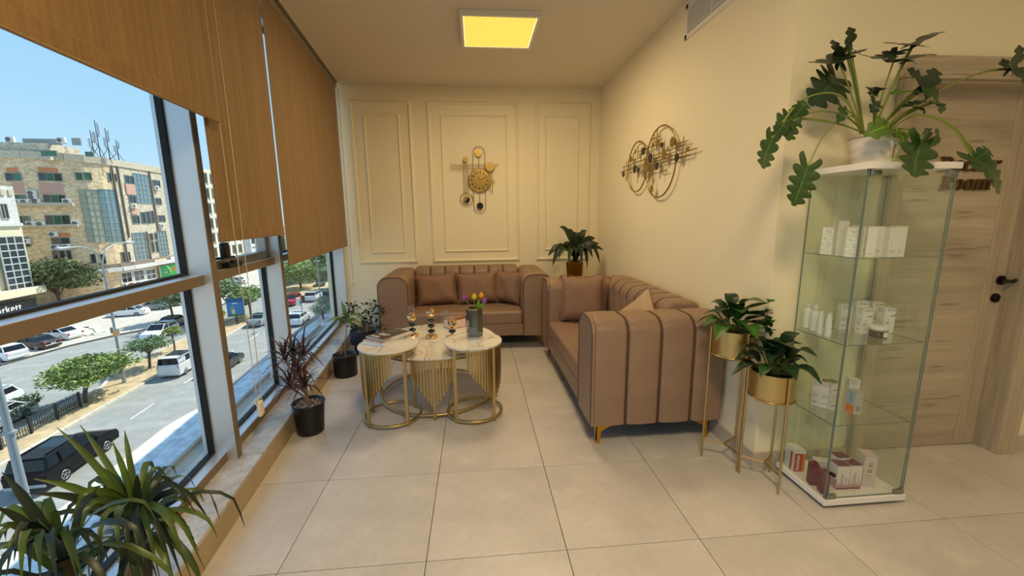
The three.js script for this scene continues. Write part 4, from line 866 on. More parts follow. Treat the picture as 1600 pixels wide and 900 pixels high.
// --- split-leaf philodendron on the cabinet
{
  const zP = -1.785, p = at('z', zP, 1364, 251);
  const Y = 1.6305;
  const t = thing('potted_philodendron', 'big split leaf philodendron in a white ribbed pot on top of the cabinet', 'potted plant', [p.x, Y, zP]);
  const pot = lathe([[0, 0], [0.066, 0], [0.072, 0.004], [0.098, 0.118], [0.101, 0.122], [0.094, 0.124], [0.09, 0.112], [0, 0.112]], 64);
  put('pot', pot, M('#ebe3d8', 0.28, { bumpMap: tex(256, (u, v) => grey(0.5 + 0.5 * Math.sin(v * 130 + 5 * fbm(u, v, 9, 5, 180, 3))), false), bumpScale: 0.004 }), t);
  put('soil', cyl(0.089, 0.089, 0.006, 0, 0.108, 0, 24), soil, t);
  put('nail_tag', merge([box(0.009, 0.05, 0.002, 0.005, 0.05, 0.086), T(cyl(0.007, 0.007, 0.002, 0, 0, 0, 12), 0.005, 0.078, 0.087, PI / 2)]), M('#a8905c', 0.4, { metalness: 0.6 }), t);
  const mats = [leafMat([54, 88, 34], 0.8), leafMat([38, 66, 30], 0.5), leafMat([92, 128, 36], 0.8), leafMat([30, 54, 30], 0.4)], stemM = M('#7e8a3a', 0.55);
  const local = (px, py, dz) => at('z', zP + dz, px, py).sub(V(p.x, Y, zP));
  const lobes = (W, n = 14, deep = 0.5) => { const w = []; for (let i = 0; i <= n; i++) { const q = i / n, env = Math.pow(Math.sin(Math.min(1, q * 1.18 + 0.12) * PI), 0.75) * (1 - 0.45 * q); w.push(Math.max(0.0012, W * env * (i % 2 ? 1.12 : 1.12 * deep))); } w[n] = 0.001; return w; };
  // attach pixel, tip pixel, half width in metres, depth offset, facing (camera or sky), material, sag, stem start pixel
  const L = [
    [1262, 260, 1239, 322, 0.062, 0.12, 'c', 0, 0.01, 1345, 212], [1206, 216, 1192, 264, 0.04, 0.1, 'c', 0, 0.02, 1338, 214], [1240, 186, 1212, 196, 0.05, 0.07, 'c', 0, 0.0, 1342, 208], [1240, 184, 1258, 158, 0.036, 0.07, 'c', 0, 0.0, 1342, 208],
    [1238, 190, 1231, 220, 0.04, 0.08, 'c', 0, 0.02, 1342, 208], [1210, 212, 1226, 192, 0.03, 0.1, 'c', 0, 0, 1338, 214],
    [1306, 122, 1264, 164, 0.085, -0.06, 'c', 1, -0.02, 1346, 200], [1322, 84, 1266, 98, 0.055, -0.02, 's', 3, 0.03, 1350, 195], [1324, 76, 1326, 42, 0.04, -0.02, 'c', 3, 0, 1352, 195], [1328, 74, 1364, 90, 0.036, 0.02, 's', 3, 0.02, 1352, 195], [1312, 100, 1300, 62, 0.03, -0.03, 's', 3, 0, 1350, 195],
    [1402, 80, 1364, 92, 0.04, 0.05, 's', 3, 0.02, 1362, 195], [1428, 70, 1478, 50, 0.062, 0.03, 's', 3, 0.0, 1364, 195], [1424, 72, 1386, 68, 0.055, 0.03, 's', 3, 0.01, 1364, 195], [1412, 96, 1464, 87, 0.055, 0.0, 's', 3, 0.0, 1366, 195], [1412, 96, 1386, 98, 0.045, 0.0, 's', 3, 0.0, 1366, 195],
    [1444, 140, 1460, 106, 0.05, 0.03, 'c', 1, 0, 1370, 200], [1444, 140, 1417, 108, 0.036, 0.03, 'c', 1, 0, 1370, 200], [1440, 138, 1466, 156, 0.045, 0.03, 'c', 0, 0.0, 1370, 200], [1428, 144, 1392, 148, 0.03, 0.05, 's', 2, 0, 1370, 200],
    [1462, 160, 1470, 178, 0.03, 0.04, 'c', 0, 0, 1374, 205], [1456, 160, 1410, 168, 0.026, 0.06, 's', 3, 0, 1374, 205], [1432, 168, 1444, 182, 0.012, 0.06, 'c', 3, 0, 1374, 205],
    [1580, 108, 1592, 70, 0.045, 0.05, 'c', 1, 0, 1380, 200], [1580, 108, 1560, 100, 0.03, 0.05, 'c', 1, 0, 1380, 200], [1582, 106, 1602, 134, 0.045, 0.05, 'c', 1, 0, 1380, 200],
    [1440, 222, 1428, 277, 0.085, 0.2, 'c', 0, 0.02, 1384, 206], [1440, 226, 1446, 200, 0.04, 0.2, 'c', 0, 0, 1384, 206], [1455, 226, 1462, 200, 0.018, 0.2, 'c', 0, 0, 1384, 206],
    [1518, 244, 1562, 304, 0.06, 0.16, 'c', 0, -0.01, 1382, 204], [1524, 248, 1546, 234, 0.035, 0.16, 'c', 0, 0, 1382, 204],
    [1388, 200, 1350, 211, 0.05, 0.1, 'c', 2, -0.02, 1380, 206], [1402, 206, 1410, 232, 0.035, 0.1, 'c', 2, 0, 1384, 208],
    [1316, 168, 1308, 192, 0.025, 0.08, 'c', 0, 0, 1344, 205], [1368, 158, 1360, 176, 0.03, 0.06, 'c', 1, 0, 1366, 200], [1366, 144, 1380, 140, 0.022, 0.05, 's', 3, 0, 1366, 200], [1364, 146, 1354, 138, 0.018, 0.05, 's', 3, 0, 1366, 200],
  ];
  const seen = new Set();
  for (const [ax, ay, tx, ty, W, dz, face, mi, sag, sx, sy] of L) {
    const a = local(ax, ay, dz), e = local(tx, ty, dz + (face === 's' ? 0.05 : 0.02)), s = local(sx, sy, dz * 0.2); s.y = Math.max(0.108, Math.min(s.y, 0.14)); s.x = Math.max(-0.07, Math.min(0.07, s.x)); s.z = Math.max(-0.06, Math.min(0.06, s.z));
    const up = face === 's' ? V(0.1, 0.92, 0.38) : V(0.15, 0.45, 1);
    const m = a.clone().lerp(e, 0.5).addScaledVector(up.clone().normalize(), 0.012 - sag);
    put('leaf', lobedLeaf([a, m, e], W * 1.16, Math.max(3, Math.min(5, Math.round(e.distanceTo(a) / 0.036))), 0.56, 0.3, up), mats[mi], t);
    const key = ax + ',' + ay; if (seen.has(key)) continue; seen.add(key);
    const d = a.clone().sub(s), h = a.y < 0.16 ? 0.3 * Math.abs(d.x) + 0.02 : Math.abs(d.x) > 0.4 ? 0.06 : 0.015;
    const c1 = s.clone().addScaledVector(d, 0.35).add(V(0, h, 0)), c2 = s.clone().addScaledVector(d, 0.75).add(V(0, h * 0.85, 0));
    put('stem', tube([s, c1, c2, a], 0.0033, 20, 6), stemM, t);
  }
  const b = thing('glass_globe', 'small clear glass globe beside the philodendron pot', 'ornament', [at('z', zP + 0.06, 1398, 238).x, Y, zP + 0.06]);
  put('globe', lathe([[0, 0], [0.018, 0.001], [0.028, 0.012], [0.032, 0.03], [0.028, 0.048], [0.017, 0.058], [0.015, 0.066], [0.0135, 0.066], [0.0155, 0.056], [0.026, 0.046], [0.03, 0.03], [0.026, 0.014], [0, 0.004]], 28), MP('#fbfff2', 0.02, { transmission: 1, thickness: 0, ior: 1.45, side: THREE.DoubleSide }), b);
}
// --- the two planters with broad leaves
function broadPlant(label, stand, cx, cz, n, mats, h, sd, lim) {
  seed = sd;
  const t = new THREE.Group(); t.name = 'plant'; t.position.set(0, stand.top - 0.02, 0); stand.t.add(t); t.userData.label = label;
  const keep = (p) => { p.x = Math.min(p.x, lim); if (cx + p.x > 1.46) p.z = Math.max(p.z, -1.915 - cz); return p; };
  const st = M('#5c6d2a', 0.6);
  const stems = [];
  for (let k = 0; k < n; k++) {
    const a = k * 2.399 + rr(-0.3, 0.3), ring = k / n, el = 1.25 - ring * 1.25, r0 = 0.02 + 0.03 * rnd();
    const d = V(Math.cos(a), 0, Math.sin(a)), len = rr(0.09, 0.13), W = len * rr(0.32, 0.4);
    const base = d.clone().multiplyScalar(r0 + 0.05 * ring).add(V(0, 0.03 + h * (1 - ring) * rr(0.55, 1), 0));
    const out = d.clone().multiplyScalar(Math.cos(el)).add(V(0, Math.sin(el), 0)).normalize();
    const m = base.clone().addScaledVector(out, len * 0.5).add(V(0, 0.012, 0)), e = base.clone().addScaledVector(out, len * 0.85).addScaledVector(d, len * 0.3).add(V(0, -len * (0.1 + 0.35 * ring), 0));
    put('leaf', blade([keep(base), keep(m), keep(e)], [0.003, W * 0.62, W * 0.95, W, W * 0.9, W * 0.68, W * 0.34, 0.001], 0.28, V(0, 1, 0), 2), mats[(rnd() * mats.length) | 0], t);
    stems.push(tube([[d.x * 0.012, 0, d.z * 0.012], base.clone().multiplyScalar(0.6).add(V(0, -0.004, 0)), base], 0.0022, 8, 5));
  }
  put('stems', merge(stems), st, t);
  return t;
}
const bright = leafMat([74, 122, 42], 0.5), deep = leafMat([34, 66, 32], 0.5), mid = leafMat([52, 96, 36], 0.5);
broadPlant('leafy green plant in the taller gold planter next to the sofa', stand1, 1.41, -2.068, 24, [bright, mid, mid, deep], 0.11, 41, 0.1);
broadPlant('darker leafy plant in the lower gold planter next to the cabinet', stand2, 1.511, -1.868, 27, [deep, deep, mid, deep], 0.13, 977, 0.118);

// --- strap-leaved plant in the corner behind the sofas
{
  const z = -4.62, base = at('z', z, 899, 408), H = base.y;
  const t = thing('corner_plant', 'dark broad leaved plant in a tall tapering amber planter in the corner', 'potted plant', [base.x, 0, z]);
  const g = new THREE.CylinderGeometry(0.135, 0.055, H, 4, 1).toNonIndexed(); g.rotateY(0.45); g.computeVertexNormals(); g.translate(0, H / 2, 0);
  put('planter', clean(g), MP('#9c6a18', 0.16, { metalness: 0.75, clearcoat: 0.6 }), t);
  put('soil', T(cyl(0.1, 0.1, 0.01, 0, H - 0.008, 0, 4), 0, 0, 0, 0, 0.2), soil, t);
  const ms = [leafMat([28, 50, 26], 0.3), leafMat([40, 66, 26], 0.3)];
  const tips = [[874, 354, 0.03], [886, 358, -0.05], [917, 360, 0.0], [908, 364, 0.08], [936, 381, 0.05], [943, 391, -0.04], [938, 413, 0.06], [863, 416, 0.1], [856, 400, -0.03], [888, 416, 0.2], [909, 413, 0.2], [926, 403, 0.16], [872, 405, 0.16], [897, 362, -0.1], [918, 420, 0.12], [880, 382, 0.1], [930, 372, -0.08], [900, 396, 0.22]];
  const c = V(0, H - 0.005, 0);
  for (const [px, py, dz] of tips) {
    const e = at('z', z + dz, px, py).sub(V(base.x, 0, z)), d = e.clone().sub(c), out = Math.hypot(d.x, d.z);
    const m1 = c.clone().add(V(d.x * 0.2, Math.max(0.13, d.y * 0.5), d.z * 0.2)), m2 = c.clone().add(V(d.x * 0.68, Math.max(0.17 - 0.1 * out, d.y * 0.85) + 0.03, d.z * 0.7));
    const W = rr(0.034, 0.048);
    put('leaf', blade([c.clone().add(V(d.x * 0.04, 0, d.z * 0.04)), m1, m2, e], [0.006, 0.01, W * 0.6, W, W * 1.05, W * 0.85, W * 0.5, 0.001], 0.25, V(0.1, 0.7, 0.7), 2), ms[rnd() < 0.6 ? 0 : 1], t);
  }
}
// --- thin red-edged dragon tree with pebbles
const blackPot = M('#0d0d10', 0.35);
{
  const z = -2.672, x = -1.148;
  const t = thing('dragon_tree', 'red edged dragon tree in a black pot topped with pebbles by the window sill', 'potted plant', [x, 0, z]);
  put('pot', lathe([[0, 0], [0.078, 0], [0.083, 0.006], [0.1, 0.205], [0.104, 0.207], [0.104, 0.215], [0.096, 0.215], [0.093, 0.19], [0, 0.188]], 48), blackPot, t);
  const pm = [M('#6e625a', 0.6), M('#8f8378', 0.6), M('#4f4640', 0.6)];
  for (let k = 0; k < 46; k++) { const r = Math.sqrt((k + 0.5) / 46) * 0.08, a = k * 2.4; const g = new THREE.IcosahedronGeometry(rr(0.011, 0.016), 1); g.scale(1, 0.65, rr(0.7, 1)); g.rotateY(rnd() * 3); put('pebble', g, pm[k % 3], t, [Math.cos(a) * r, 0.197 + 0.006 * (1 - r / 0.08), Math.sin(a) * r]); }
  const bark = M('#8a7763', 0.8), lm = [MP('#4a2a26', 0.5, { side: THREE.DoubleSide, transmission: 0.2, thickness: 0 }), MP('#5c1f22', 0.5, { side: THREE.DoubleSide, transmission: 0.25, thickness: 0 }), MP('#3a3326', 0.5, { side: THREE.DoubleSide, transmission: 0.2, thickness: 0 })];
  const heads = [[446, 562, 0.02, 0.19], [474, 553, -0.03, 0.19], [459, 553, -0.06, 0.16], [454, 604, 0.05, 0.18], [477, 603, 0.03, 0.17], [466, 580, 0.0, 0.15]];
  for (const [px, py, dz, len] of heads) {
    const h = at('z', z + dz, px, py).sub(V(x, 0, z));
    put('trunk', tube([[rr(-0.02, 0.02), 0.18, rr(-0.01, 0.02)], [h.x * 0.25, 0.2 + (h.y - 0.2) * 0.4, h.z * 0.3], [h.x * 0.8, 0.2 + (h.y - 0.2) * 0.8, h.z * 0.8], h], 0.0065, 14, 7), bark, t);
    for (let k = 0; k < 24; k++) {
      const a = k * 2.4 + rr(-0.2, 0.2), el = 1.35 - 1.9 * (k / 24), l = len * rr(0.75, 1.1), d = V(Math.cos(a), 0, Math.sin(a));
      const m = h.clone().addScaledVector(d, l * 0.45 * Math.cos(Math.max(el, -0.2))).add(V(0, l * 0.5 * Math.sin(el) + 0.02, 0)), e = h.clone().addScaledVector(d, l * 0.9 * Math.cos(el * 0.8)).add(V(0, l * Math.sin(el) - 0.03 * (1 - el / 1.4), 0));
      put('leaf', blade([h.clone().add(V(0, rr(-0.02, 0.01), 0)), m, e], [0.004, 0.0058, 0.006, 0.0045, 0.0006], 0.2, V(0, 1, 0.1), 1), lm[(rnd() * 3) | 0], t);
    }
  }
}
// --- seedling with long pale leaves
{
  const x = -1.222, z = -3.685;
  const t = thing('young_tree', 'thin stemmed young plant with a few long pale leaves in a black pot', 'potted plant', [x, 0, z]);
  put('pot', lathe([[0, 0], [0.094, 0], [0.1, 0.006], [0.105, 0.196], [0.105, 0.2], [0.095, 0.2], [0.093, 0.17], [0, 0.168]], 48), blackPot, t);
  put('soil', cyl(0.092, 0.092, 0.006, 0, 0.165, 0, 24), soil, t);
  const top = at('z', z, 541, 500).sub(V(x, 0, z));
  put('stem', tube([[0.01, 0.165, 0.01], [0.012, 0.3, 0.0], [top.x - 0.004, top.y - 0.08, 0], [top.x, top.y, 0]], 0.0042, 18, 7), M('#8b8458', 0.7), t);
  const ms = [leafMat([112, 140, 66], 0.6), leafMat([142, 158, 84], 0.5), leafMat([84, 116, 52], 0.6)];
  for (const [px, py, dz, W, mi] of [[506, 506, 0.05, 0.02, 1], [514, 512, 0.12, 0.022, 2], [569, 494, 0.04, 0.021, 0], [568, 511, 0.08, 0.019, 1], [533, 470, -0.03, 0.017, 0], [541, 484, 0.0, 0.024, 0], [552, 512, 0.14, 0.02, 2], [528, 514, 0.1, 0.02, 2], [534, 492, 0.08, 0.02, 0]]) {
    const e = at('z', z + dz, px, py).sub(V(x, 0, z)), d = e.clone().sub(top);
    put('leaf', blade([top.clone().add(V(0, -0.012, 0)), top.clone().addScaledVector(d, 0.4).add(V(0, 0.035, 0)), e], [0.003, W * 0.6, W, W * 0.9, W * 0.5, 0.001], 0.3, V(0, 1, 0.4), 2), ms[mi], t);
  }
}
// --- fig bonsai
{
  const x = -1.222, z = -4.31;
  const t = thing('fig_bonsai', 'small leaved fig bonsai with a thick pale trunk in a dark blue pot', 'potted plant', [x, 0, z]);
  put('pot', lathe([[0, 0], [0.088, 0], [0.094, 0.005], [0.094, 0.1], [0.1, 0.108], [0.124, 0.112], [0.13, 0.12], [0.13, 0.255], [0.121, 0.255], [0.119, 0.225], [0, 0.222]], 48), M('#1b2836', 0.38), t);
  put('soil', cyl(0.118, 0.118, 0.006, 0, 0.219, 0, 24), M('#6b6257', 0.95), t);
  const bark = M('#8f8474', 0.8), crown = at('z', z, 572, 497).sub(V(x, 0, z));
  const tr = [];
  for (const [dx, dz2, r] of [[-0.03, 0.02, 0.02], [0.025, 0.03, 0.018], [0.0, -0.02, 0.022], [0.045, 0.0, 0.014], [-0.05, 0.0, 0.012]]) tr.push(tube([[dx * 1.3 + 0.02, 0.2, dz2 * 1.3], [dx + 0.03, 0.27, dz2], [0.04 + dx * 0.6, 0.33, dz2 * 0.6], [crown.x * 0.8 + dx, crown.y - 0.06, dz2]], r, 12, 8));
  put('trunk', merge(tr), bark, t);
  const fm = [leafMat([34, 58, 34], 0.3), leafMat([46, 76, 44], 0.4)];
  const gs = [[], []], centers = [[545, 490], [556, 482], [572, 480], [586, 474], [590, 495], [598, 512], [566, 494], [578, 492], [552, 504], [538, 500], [585, 508], [594, 486], [562, 508], [548, 480]];
  const twigs = [];
  for (const [px, py] of centers) {
    const c = at('z', z + rr(0.02, 0.17), px, py).sub(V(x, 0, z));
    twigs.push(tube([[crown.x * 0.8, crown.y - 0.06, 0], c.clone().lerp(V(crown.x * 0.8, crown.y - 0.06, 0), 0.5).add(V(0, 0.02, 0)), c], 0.003, 8, 5));
    for (let k = 0; k < 15; k++) {
      const d = V(rr(-1, 1), rr(-0.7, 1), rr(-1, 1)).normalize(), b = c.clone().addScaledVector(d, rr(0.01, 0.045)), len = rr(0.035, 0.055), e = b.clone().addScaledVector(d, len).add(V(0, -0.006, 0));
      gs[k % 2].push(blade([b, b.clone().lerp(e, 0.5).add(V(0, 0.004, 0)), e], [0.002, len * 0.26, len * 0.24, 0.001], 0.25, V(rr(-0.4, 0.4), 1, rr(-0.2, 0.6)), 1));
    }
  }
  put('twigs', merge(twigs), bark, t);
  gs.forEach((g, i) => { const m = put('foliage', merge(g), fm[i], t); m.userData.kind = 'stuff'; });
}
// --- large strap-leaved dracaena nearest the viewer
{
  seed = 515;
  const A = atPlane(FU(0, 0, 0.1), V(1, 0, -KF).normalize(), 219, 812), B = atPlane(FU(0, 0, 0.06), V(1, 0, -KF).normalize(), 100, 872);
  const o = V((A.x + B.x) / 2 + 0.1, 0, Math.max(A.z, B.z) + 0.06); o.z = (A.z + B.z) / 2;
  const pb = V(FX - KF * 1.0 + 0.2, 0, -1.0 + 0.02);
  const t = thing('dracaena', 'large dracaena with long arching green leaves nearest the viewer by the sill', 'potted plant', pb);
  put('pot', lathe([[0, 0], [0.1, 0], [0.107, 0.008], [0.135, 0.24], [0.14, 0.243], [0.14, 0.255], [0.13, 0.255], [0.127, 0.22], [0, 0.218]], 40), blackPot, t);
  put('soil', cyl(0.126, 0.126, 0.008, 0, 0.214, 0, 24), soil, t);
  const bark = M('#3f3428', 0.85), mats = [MP('#ffffff', 0.4, { map: leafTex([94, 116, 38], 0.25), transmission: 0.3, thickness: 0, side: THREE.DoubleSide }), MP('#ffffff', 0.4, { map: leafTex([70, 94, 40], 0.25), transmission: 0.3, thickness: 0, side: THREE.DoubleSide }), MP('#ffffff', 0.45, { map: leafTex([40, 56, 34], 0.2), transmission: 0.2, thickness: 0, side: THREE.DoubleSide })];
  const heads = [
    [A, [[89, 668, 0], [125, 664, -0.05], [193, 663, -0.02], [176, 690, 0.06], [200, 700, -0.06], [262, 748, 0.0], [246, 742, -0.1], [53, 748, 0.05], [43, 771, 0.1], [130, 785, -0.08], [327, 812, 0.05], [293, 784, -0.1], [278, 772, -0.06], [305, 800, 0.12], [320, 890, 0.12], [292, 880, 0.18], [270, 895, 0.14], [250, 905, 0.2], [226, 905, 0.22], [205, 898, 0.2], [185, 880, 0.22], [101, 868, 0.1], [120, 850, 0.15], [90, 838, -0.05], [140, 806, 0.02], [110, 815, 0.1], [310, 860, 0.0], [150, 895, 0.2], [300, 905, 0.05], [285, 905, 0.1], [236, 915, 0.16], [215, 740, 0.1], [160, 730, 0.0]]],
    [B, [[3, 738, 0.02], [52, 772, -0.05], [-12, 790, 0.08], [-14, 812, 0.0], [-10, 850, 0.1], [-15, 878, 0.12], [10, 900, 0.16], [76, 805, -0.06], [92, 815, 0.05], [-5, 832, -0.06], [30, 905, 0.2], [64, 910, 0.2], [90, 912, 0.22], [130, 905, 0.15], [150, 870, 0.05], [120, 900, 0.2], [44, 895, 0.1], [22, 876, 0.18], [175, 885, 0.1]]],
  ];
  for (const [C, tips] of heads) {
    const c = C.clone().sub(pb);
    put('trunk', tube([[c.x * 0.15, 0.2, c.z * 0.15], [c.x * 0.4, c.y * 0.55 + 0.05, c.z * 0.35], [c.x * 0.95, c.y * 0.82, c.z * 0.95], [c.x, c.y, c.z]], 0.016, 16, 8), bark, t);
    const depth = C.clone().sub(EYE).length();
    const extra = []; for (let k = 0; k < 26; k++) { const a = k * 2.399, q = rr(0.5, 1); extra.push([C.x, C.y, C.z, a, q]); }
    for (const [, , , a, q] of extra) {
      const l = 0.34 * q, el = rr(-0.9, 0.75), d = V(Math.cos(a) * Math.cos(el), Math.sin(el), Math.sin(a) * Math.cos(el)), W = rr(0.007, 0.0105), s0 = c.clone().add(V(0, rr(-0.09, 0.01), 0));
      const m1 = s0.clone().addScaledVector(d, l * 0.4).add(V(0, 0.05, 0)), e = s0.clone().addScaledVector(d, l * 0.85).add(V(0, -0.1 * q - (el < 0 ? 0.05 : 0), 0)); if (e.x + pb.x < FX - 0.19 + KF * (e.z + pb.z)) continue;
      put('leaf', blade([s0, m1, s0.clone().addScaledVector(d, l * 0.75).add(V(0, 0.03 - 0.04 * q, 0)), e], [W * 0.55, W * 0.9, W, W, W * 0.9, W * 0.6, W * 0.3, 0.0008], 0.22, V(0.1, 1, 0.2), 1), mats[(rnd() * 3) | 0], t);
    }
    for (const [px, py, dd] of tips) {
      const r = ray(px, py), e = EYE.clone().addScaledVector(r.clone().normalize(), depth - dd * 0.9).sub(pb), d = e.clone().sub(c), hd = Math.hypot(d.x, d.z);
      const lift = d.y > 0.12 ? 0.02 : 0.06 + 0.22 * hd;
      const m1 = c.clone().addScaledVector(d, 0.33).add(V(0, lift * 0.8, 0)), m2 = c.clone().addScaledVector(d, 0.7).add(V(0, lift, 0));
      const W = rr(0.0075, 0.0112);
      const curl = e.clone(); if (rnd() < 0.35) curl.y -= 0.02;
      put('leaf', blade([c.clone().addScaledVector(d, 0.03), m1, m2, curl], [W * 0.55, W * 0.9, W, W, W * 0.95, W * 0.85, W * 0.6, W * 0.3, 0.0008], 0.22, V(0.35, 0.6, 0.7), 1), mats[(rnd() * 3) | 0], t);
    }
  }
}
// ================================================================ the street outside
const gu = (p) => [(-KF * (p.x - FX) - p.z) / HF, ((p.x - FX) - KF * p.z) / HF]; // world -> (u, n)
const onStreet = (px, py) => { const p = ground(px, py); return gu(p); };
const asphaltTex = tex(512, (u, v) => tint([160, 160, 154], 0.86 + 0.18 * fbm(u, v, 5, 5, 200, 4) + 0.1 * (fbm(u, v, 120, 120, 201, 1) - 0.5)));
const asphalt = M('#ffffff', 0.9, { map: asphaltTex });
const paveTex = tex(512, (u, v) => { const e = Math.min(1, 12 * Math.min(Math.abs(((u * 8) % 1) - 0.5) * 0 + ((u * 8) % 1), (v * 8) % 1)); return tint([238, 238, 236], (0.8 + 0.3 * fbm(u, v, 9, 9, 210, 5) + 0.12 * (fbm(u, v, 60, 60, 211, 2) - 0.5)) * (0.86 + 0.14 * e)); });
const pave = M('#ffffff', 0.9, { map: paveTex }), plazaTex = tex(512, (u, v) => tint([202, 194, 180], 0.84 + 0.24 * fbm(u, v, 7, 7, 220, 5)));
const plazaM = M('#ffffff', 0.92, { map: plazaTex }), sand = M('#ffffff', 0.95, { map: tex(256, (u, v) => tint([196, 172, 132], 0.8 + 0.34 * fbm(u, v, 10, 10, 230, 5))) });
const kerbM = M('#cfc7b6', 0.85), kerbPaint = M('#d9c58c', 0.8), lineM = M('#d9d9d4', 0.8);
// flat slab from an outline in (u, n), top at height h above the street
function slab(pts, h, below = 0.3) {
  const s = new THREE.Shape(pts.map(([u, n]) => new THREE.Vector2(n, u)));
  const g = new THREE.ExtrudeGeometry(s, { depth: h + below, bevelEnabled: false }); // x = n, y = u, z up
  g.rotateX(-PI / 2); // (n, h, -u)
  return uvm(g.translate(0, STREET - below, 0), 4);
}
function streetStruct(name, label, geo, m) { const o = structMesh(name, label, geo, m, FAC); o.rotation.y = THF; return o; }
streetStruct('road', 'sunlit grey asphalt road', slab([[-25, -0.35], [190, -0.35], [190, -130], [-25, -130]], 0, 0.5), asphalt);
streetStruct('pavement_near', 'pavement below the windows, in the shadow of the building', slab([[-25, -0.4], [120, -0.4], [120, -13], [60, -15.6], [42, -16.4], [34, -16.2], [31.5, -17.0], [29.5, -17.45], [-25, -17.45]], 0.13), pave);
streetStruct('kerb_near', 'pale sunlit kerb of the near pavement', slab([[-25, -17.4], [29.5, -17.4], [31.5, -16.95], [34, -16.15], [34, -16.33], [31.5, -17.13], [29.5, -17.6], [-25, -17.6]], 0.15), kerbM);
const medianPts = [[8, -24.4], [62, -24.3], [64.5, -25.5], [64, -27.6], [52, -28.8], [42, -28.9], [38.5, -27.3], [8, -26.9]];
streetStruct('median_1', 'sandy strip between the two carriageways', slab(medianPts, 0.14), sand);
streetStruct('median_2', 'second sandy strip farther up the road', slab([[72, -23.4], [74, -22], [190, -20], [190, -30], [80, -29], [73, -26]], 0.14), sand);
function kerbRun(name, label, pts, h, m, w = 0.22) {
  const g = [];
  for (let i = 0; i + 1 < pts.length; i++) {
    const [u0, n0] = pts[i], [u1, n1] = pts[i + 1], l = Math.hypot(u1 - u0, n1 - n0), k = Math.max(1, Math.round(l / 1.2));
    for (let j = 0; j < k; j++) { const b = rbox(w, h + 0.1, l / k - 0.02, 0.03); b.rotateY(Math.atan2(n1 - n0, -(u1 - u0))); const t = (j + 0.5) / k; g.push(b.translate(n0 + (n1 - n0) * t, STREET + (h - 0.1) / 2, -(u0 + (u1 - u0) * t))); }
  }
  const o = streetStruct(name, label, merge(g), m); return o;
}
kerbRun('kerb_1', 'kerbstones round the near sandy median', [...medianPts, medianPts[0]], 0.17, kerbM);
kerbRun('kerb_2', 'kerbstones of the farther sandy median', [[73, -26], [72, -23.4], [74, -22], [110, -21.2]], 0.17, kerbPaint, 0.4);
{ // far side of the road: kerb line and parking ground
  const e = [[0, 572], [60, 555], [110, 541], [180, 525], [222, 517]].map(([x, y]) => onStreet(x, y));
  const pts = [[20, -50], ...e, [66, -34.5], [140, -31], [190, -31], [190, -128], [20, -128]];
  streetStruct('parking_ground', 'pale worn parking ground across the road', slab(pts, 0.08), plazaM);
  kerbRun('kerb_3', 'dark weathered kerb of the parking ground', [...e, [66, -34.5], [100, -32.6]], 0.16, M('#5d5a55', 0.9));
  kerbRun('kerb_4', 'round pale traffic island on the parking ground', [[128, 522], [143, 525], [158, 521], [152, 514], [134, 513], [128, 522]].map(([x, y]) => onStreet(x, y)), 0.2, kerbM, 0.8);
}
{ // lane lines
  const g = [];
  for (let u = 6; u < 120; u += 6.5) g.push(box(0.11, 0.006, 2.6, -20.95, STREET + 0.004, -u - 0.9));
  for (let u = 30; u < 120; u += 6.5) g.push(box(0.11, 0.006, 2.6, -31.6 + (u > 60 ? 0.3 : 0), STREET + 0.004, -u));
  streetStruct('lane_lines', 'worn white lane lines on the road', merge(g), lineM);
}
// ---------------------------------------------------------------- vehicles
const tyre = M('#17181a', 0.8), rim = M('#b9bcc0', 0.35, { metalness: 0.8 }), carGlass = MP('#151b1f', 0.08, { metalness: 0 }), lampRed = M('#b3121a', 0.25), lampWhite = M('#e9edf0', 0.15), plateM = M('#e6e6e2', 0.5), trimM = M('#1d1e20', 0.6);
const TYPES = {
  sedan: { L: 4.55, W: 1.76, H: 1.45, belt: 0.9, body: [[-2.27, 0.42], [-2.27, 0.78], [-2.1, 0.92], [-1.45, 0.97], [0.85, 0.95], [1.55, 0.9], [2.15, 0.72], [2.27, 0.55], [2.25, 0.3], [-2.2, 0.28]], cab: [[-1.75, 0.93], [-1.0, 1.4], [-0.75, 1.44], [0.1, 1.44], [0.4, 1.38], [1.15, 0.93]], roof: [-0.95, 0.28], wb: 1.33, r: 0.32 },
  suv: { L: 5.0, W: 1.92, H: 1.82, belt: 1.08, body: [[-2.46, 0.5], [-2.5, 1.0], [-2.42, 1.14], [0.95, 1.12], [1.9, 1.06], [2.4, 0.9], [2.5, 0.7], [2.46, 0.42], [-2.4, 0.4]], cab: [[-2.38, 1.1], [-2.16, 1.7], [-2.0, 1.78], [0.05, 1.8], [0.35, 1.74], [1.2, 1.1]], roof: [-2.05, 0.2], wb: 1.46, r: 0.38, rack: 1 },
  hatch: { L: 4.4, W: 1.82, H: 1.62, belt: 0.98, body: [[-2.18, 0.45], [-2.2, 0.9], [-2.1, 1.02], [0.8, 1.0], [1.6, 0.95], [2.1, 0.8], [2.2, 0.6], [2.16, 0.34], [-2.12, 0.32]], cab: [[-2.08, 1.0], [-1.75, 1.52], [-1.55, 1.58], [0.05, 1.6], [0.35, 1.54], [1.2, 0.98]], roof: [-1.65, 0.22], wb: 1.32, r: 0.34 },
  van: { L: 4.4, W: 1.82, H: 1.84, belt: 1.12, body: [[-2.2, 0.4], [-2.22, 1.05], [-2.16, 1.16], [1.0, 1.1], [1.75, 1.02], [2.15, 0.78], [2.2, 0.56], [2.16, 0.32], [-2.15, 0.3]], cab: [[-2.17, 1.12], [-2.1, 1.72], [-1.98, 1.8], [0.2, 1.84], [0.55, 1.76], [1.45, 1.08]], roof: [-2.02, 0.4], wb: 1.38, r: 0.33, blind: 1 },
};
const carGeo = {};
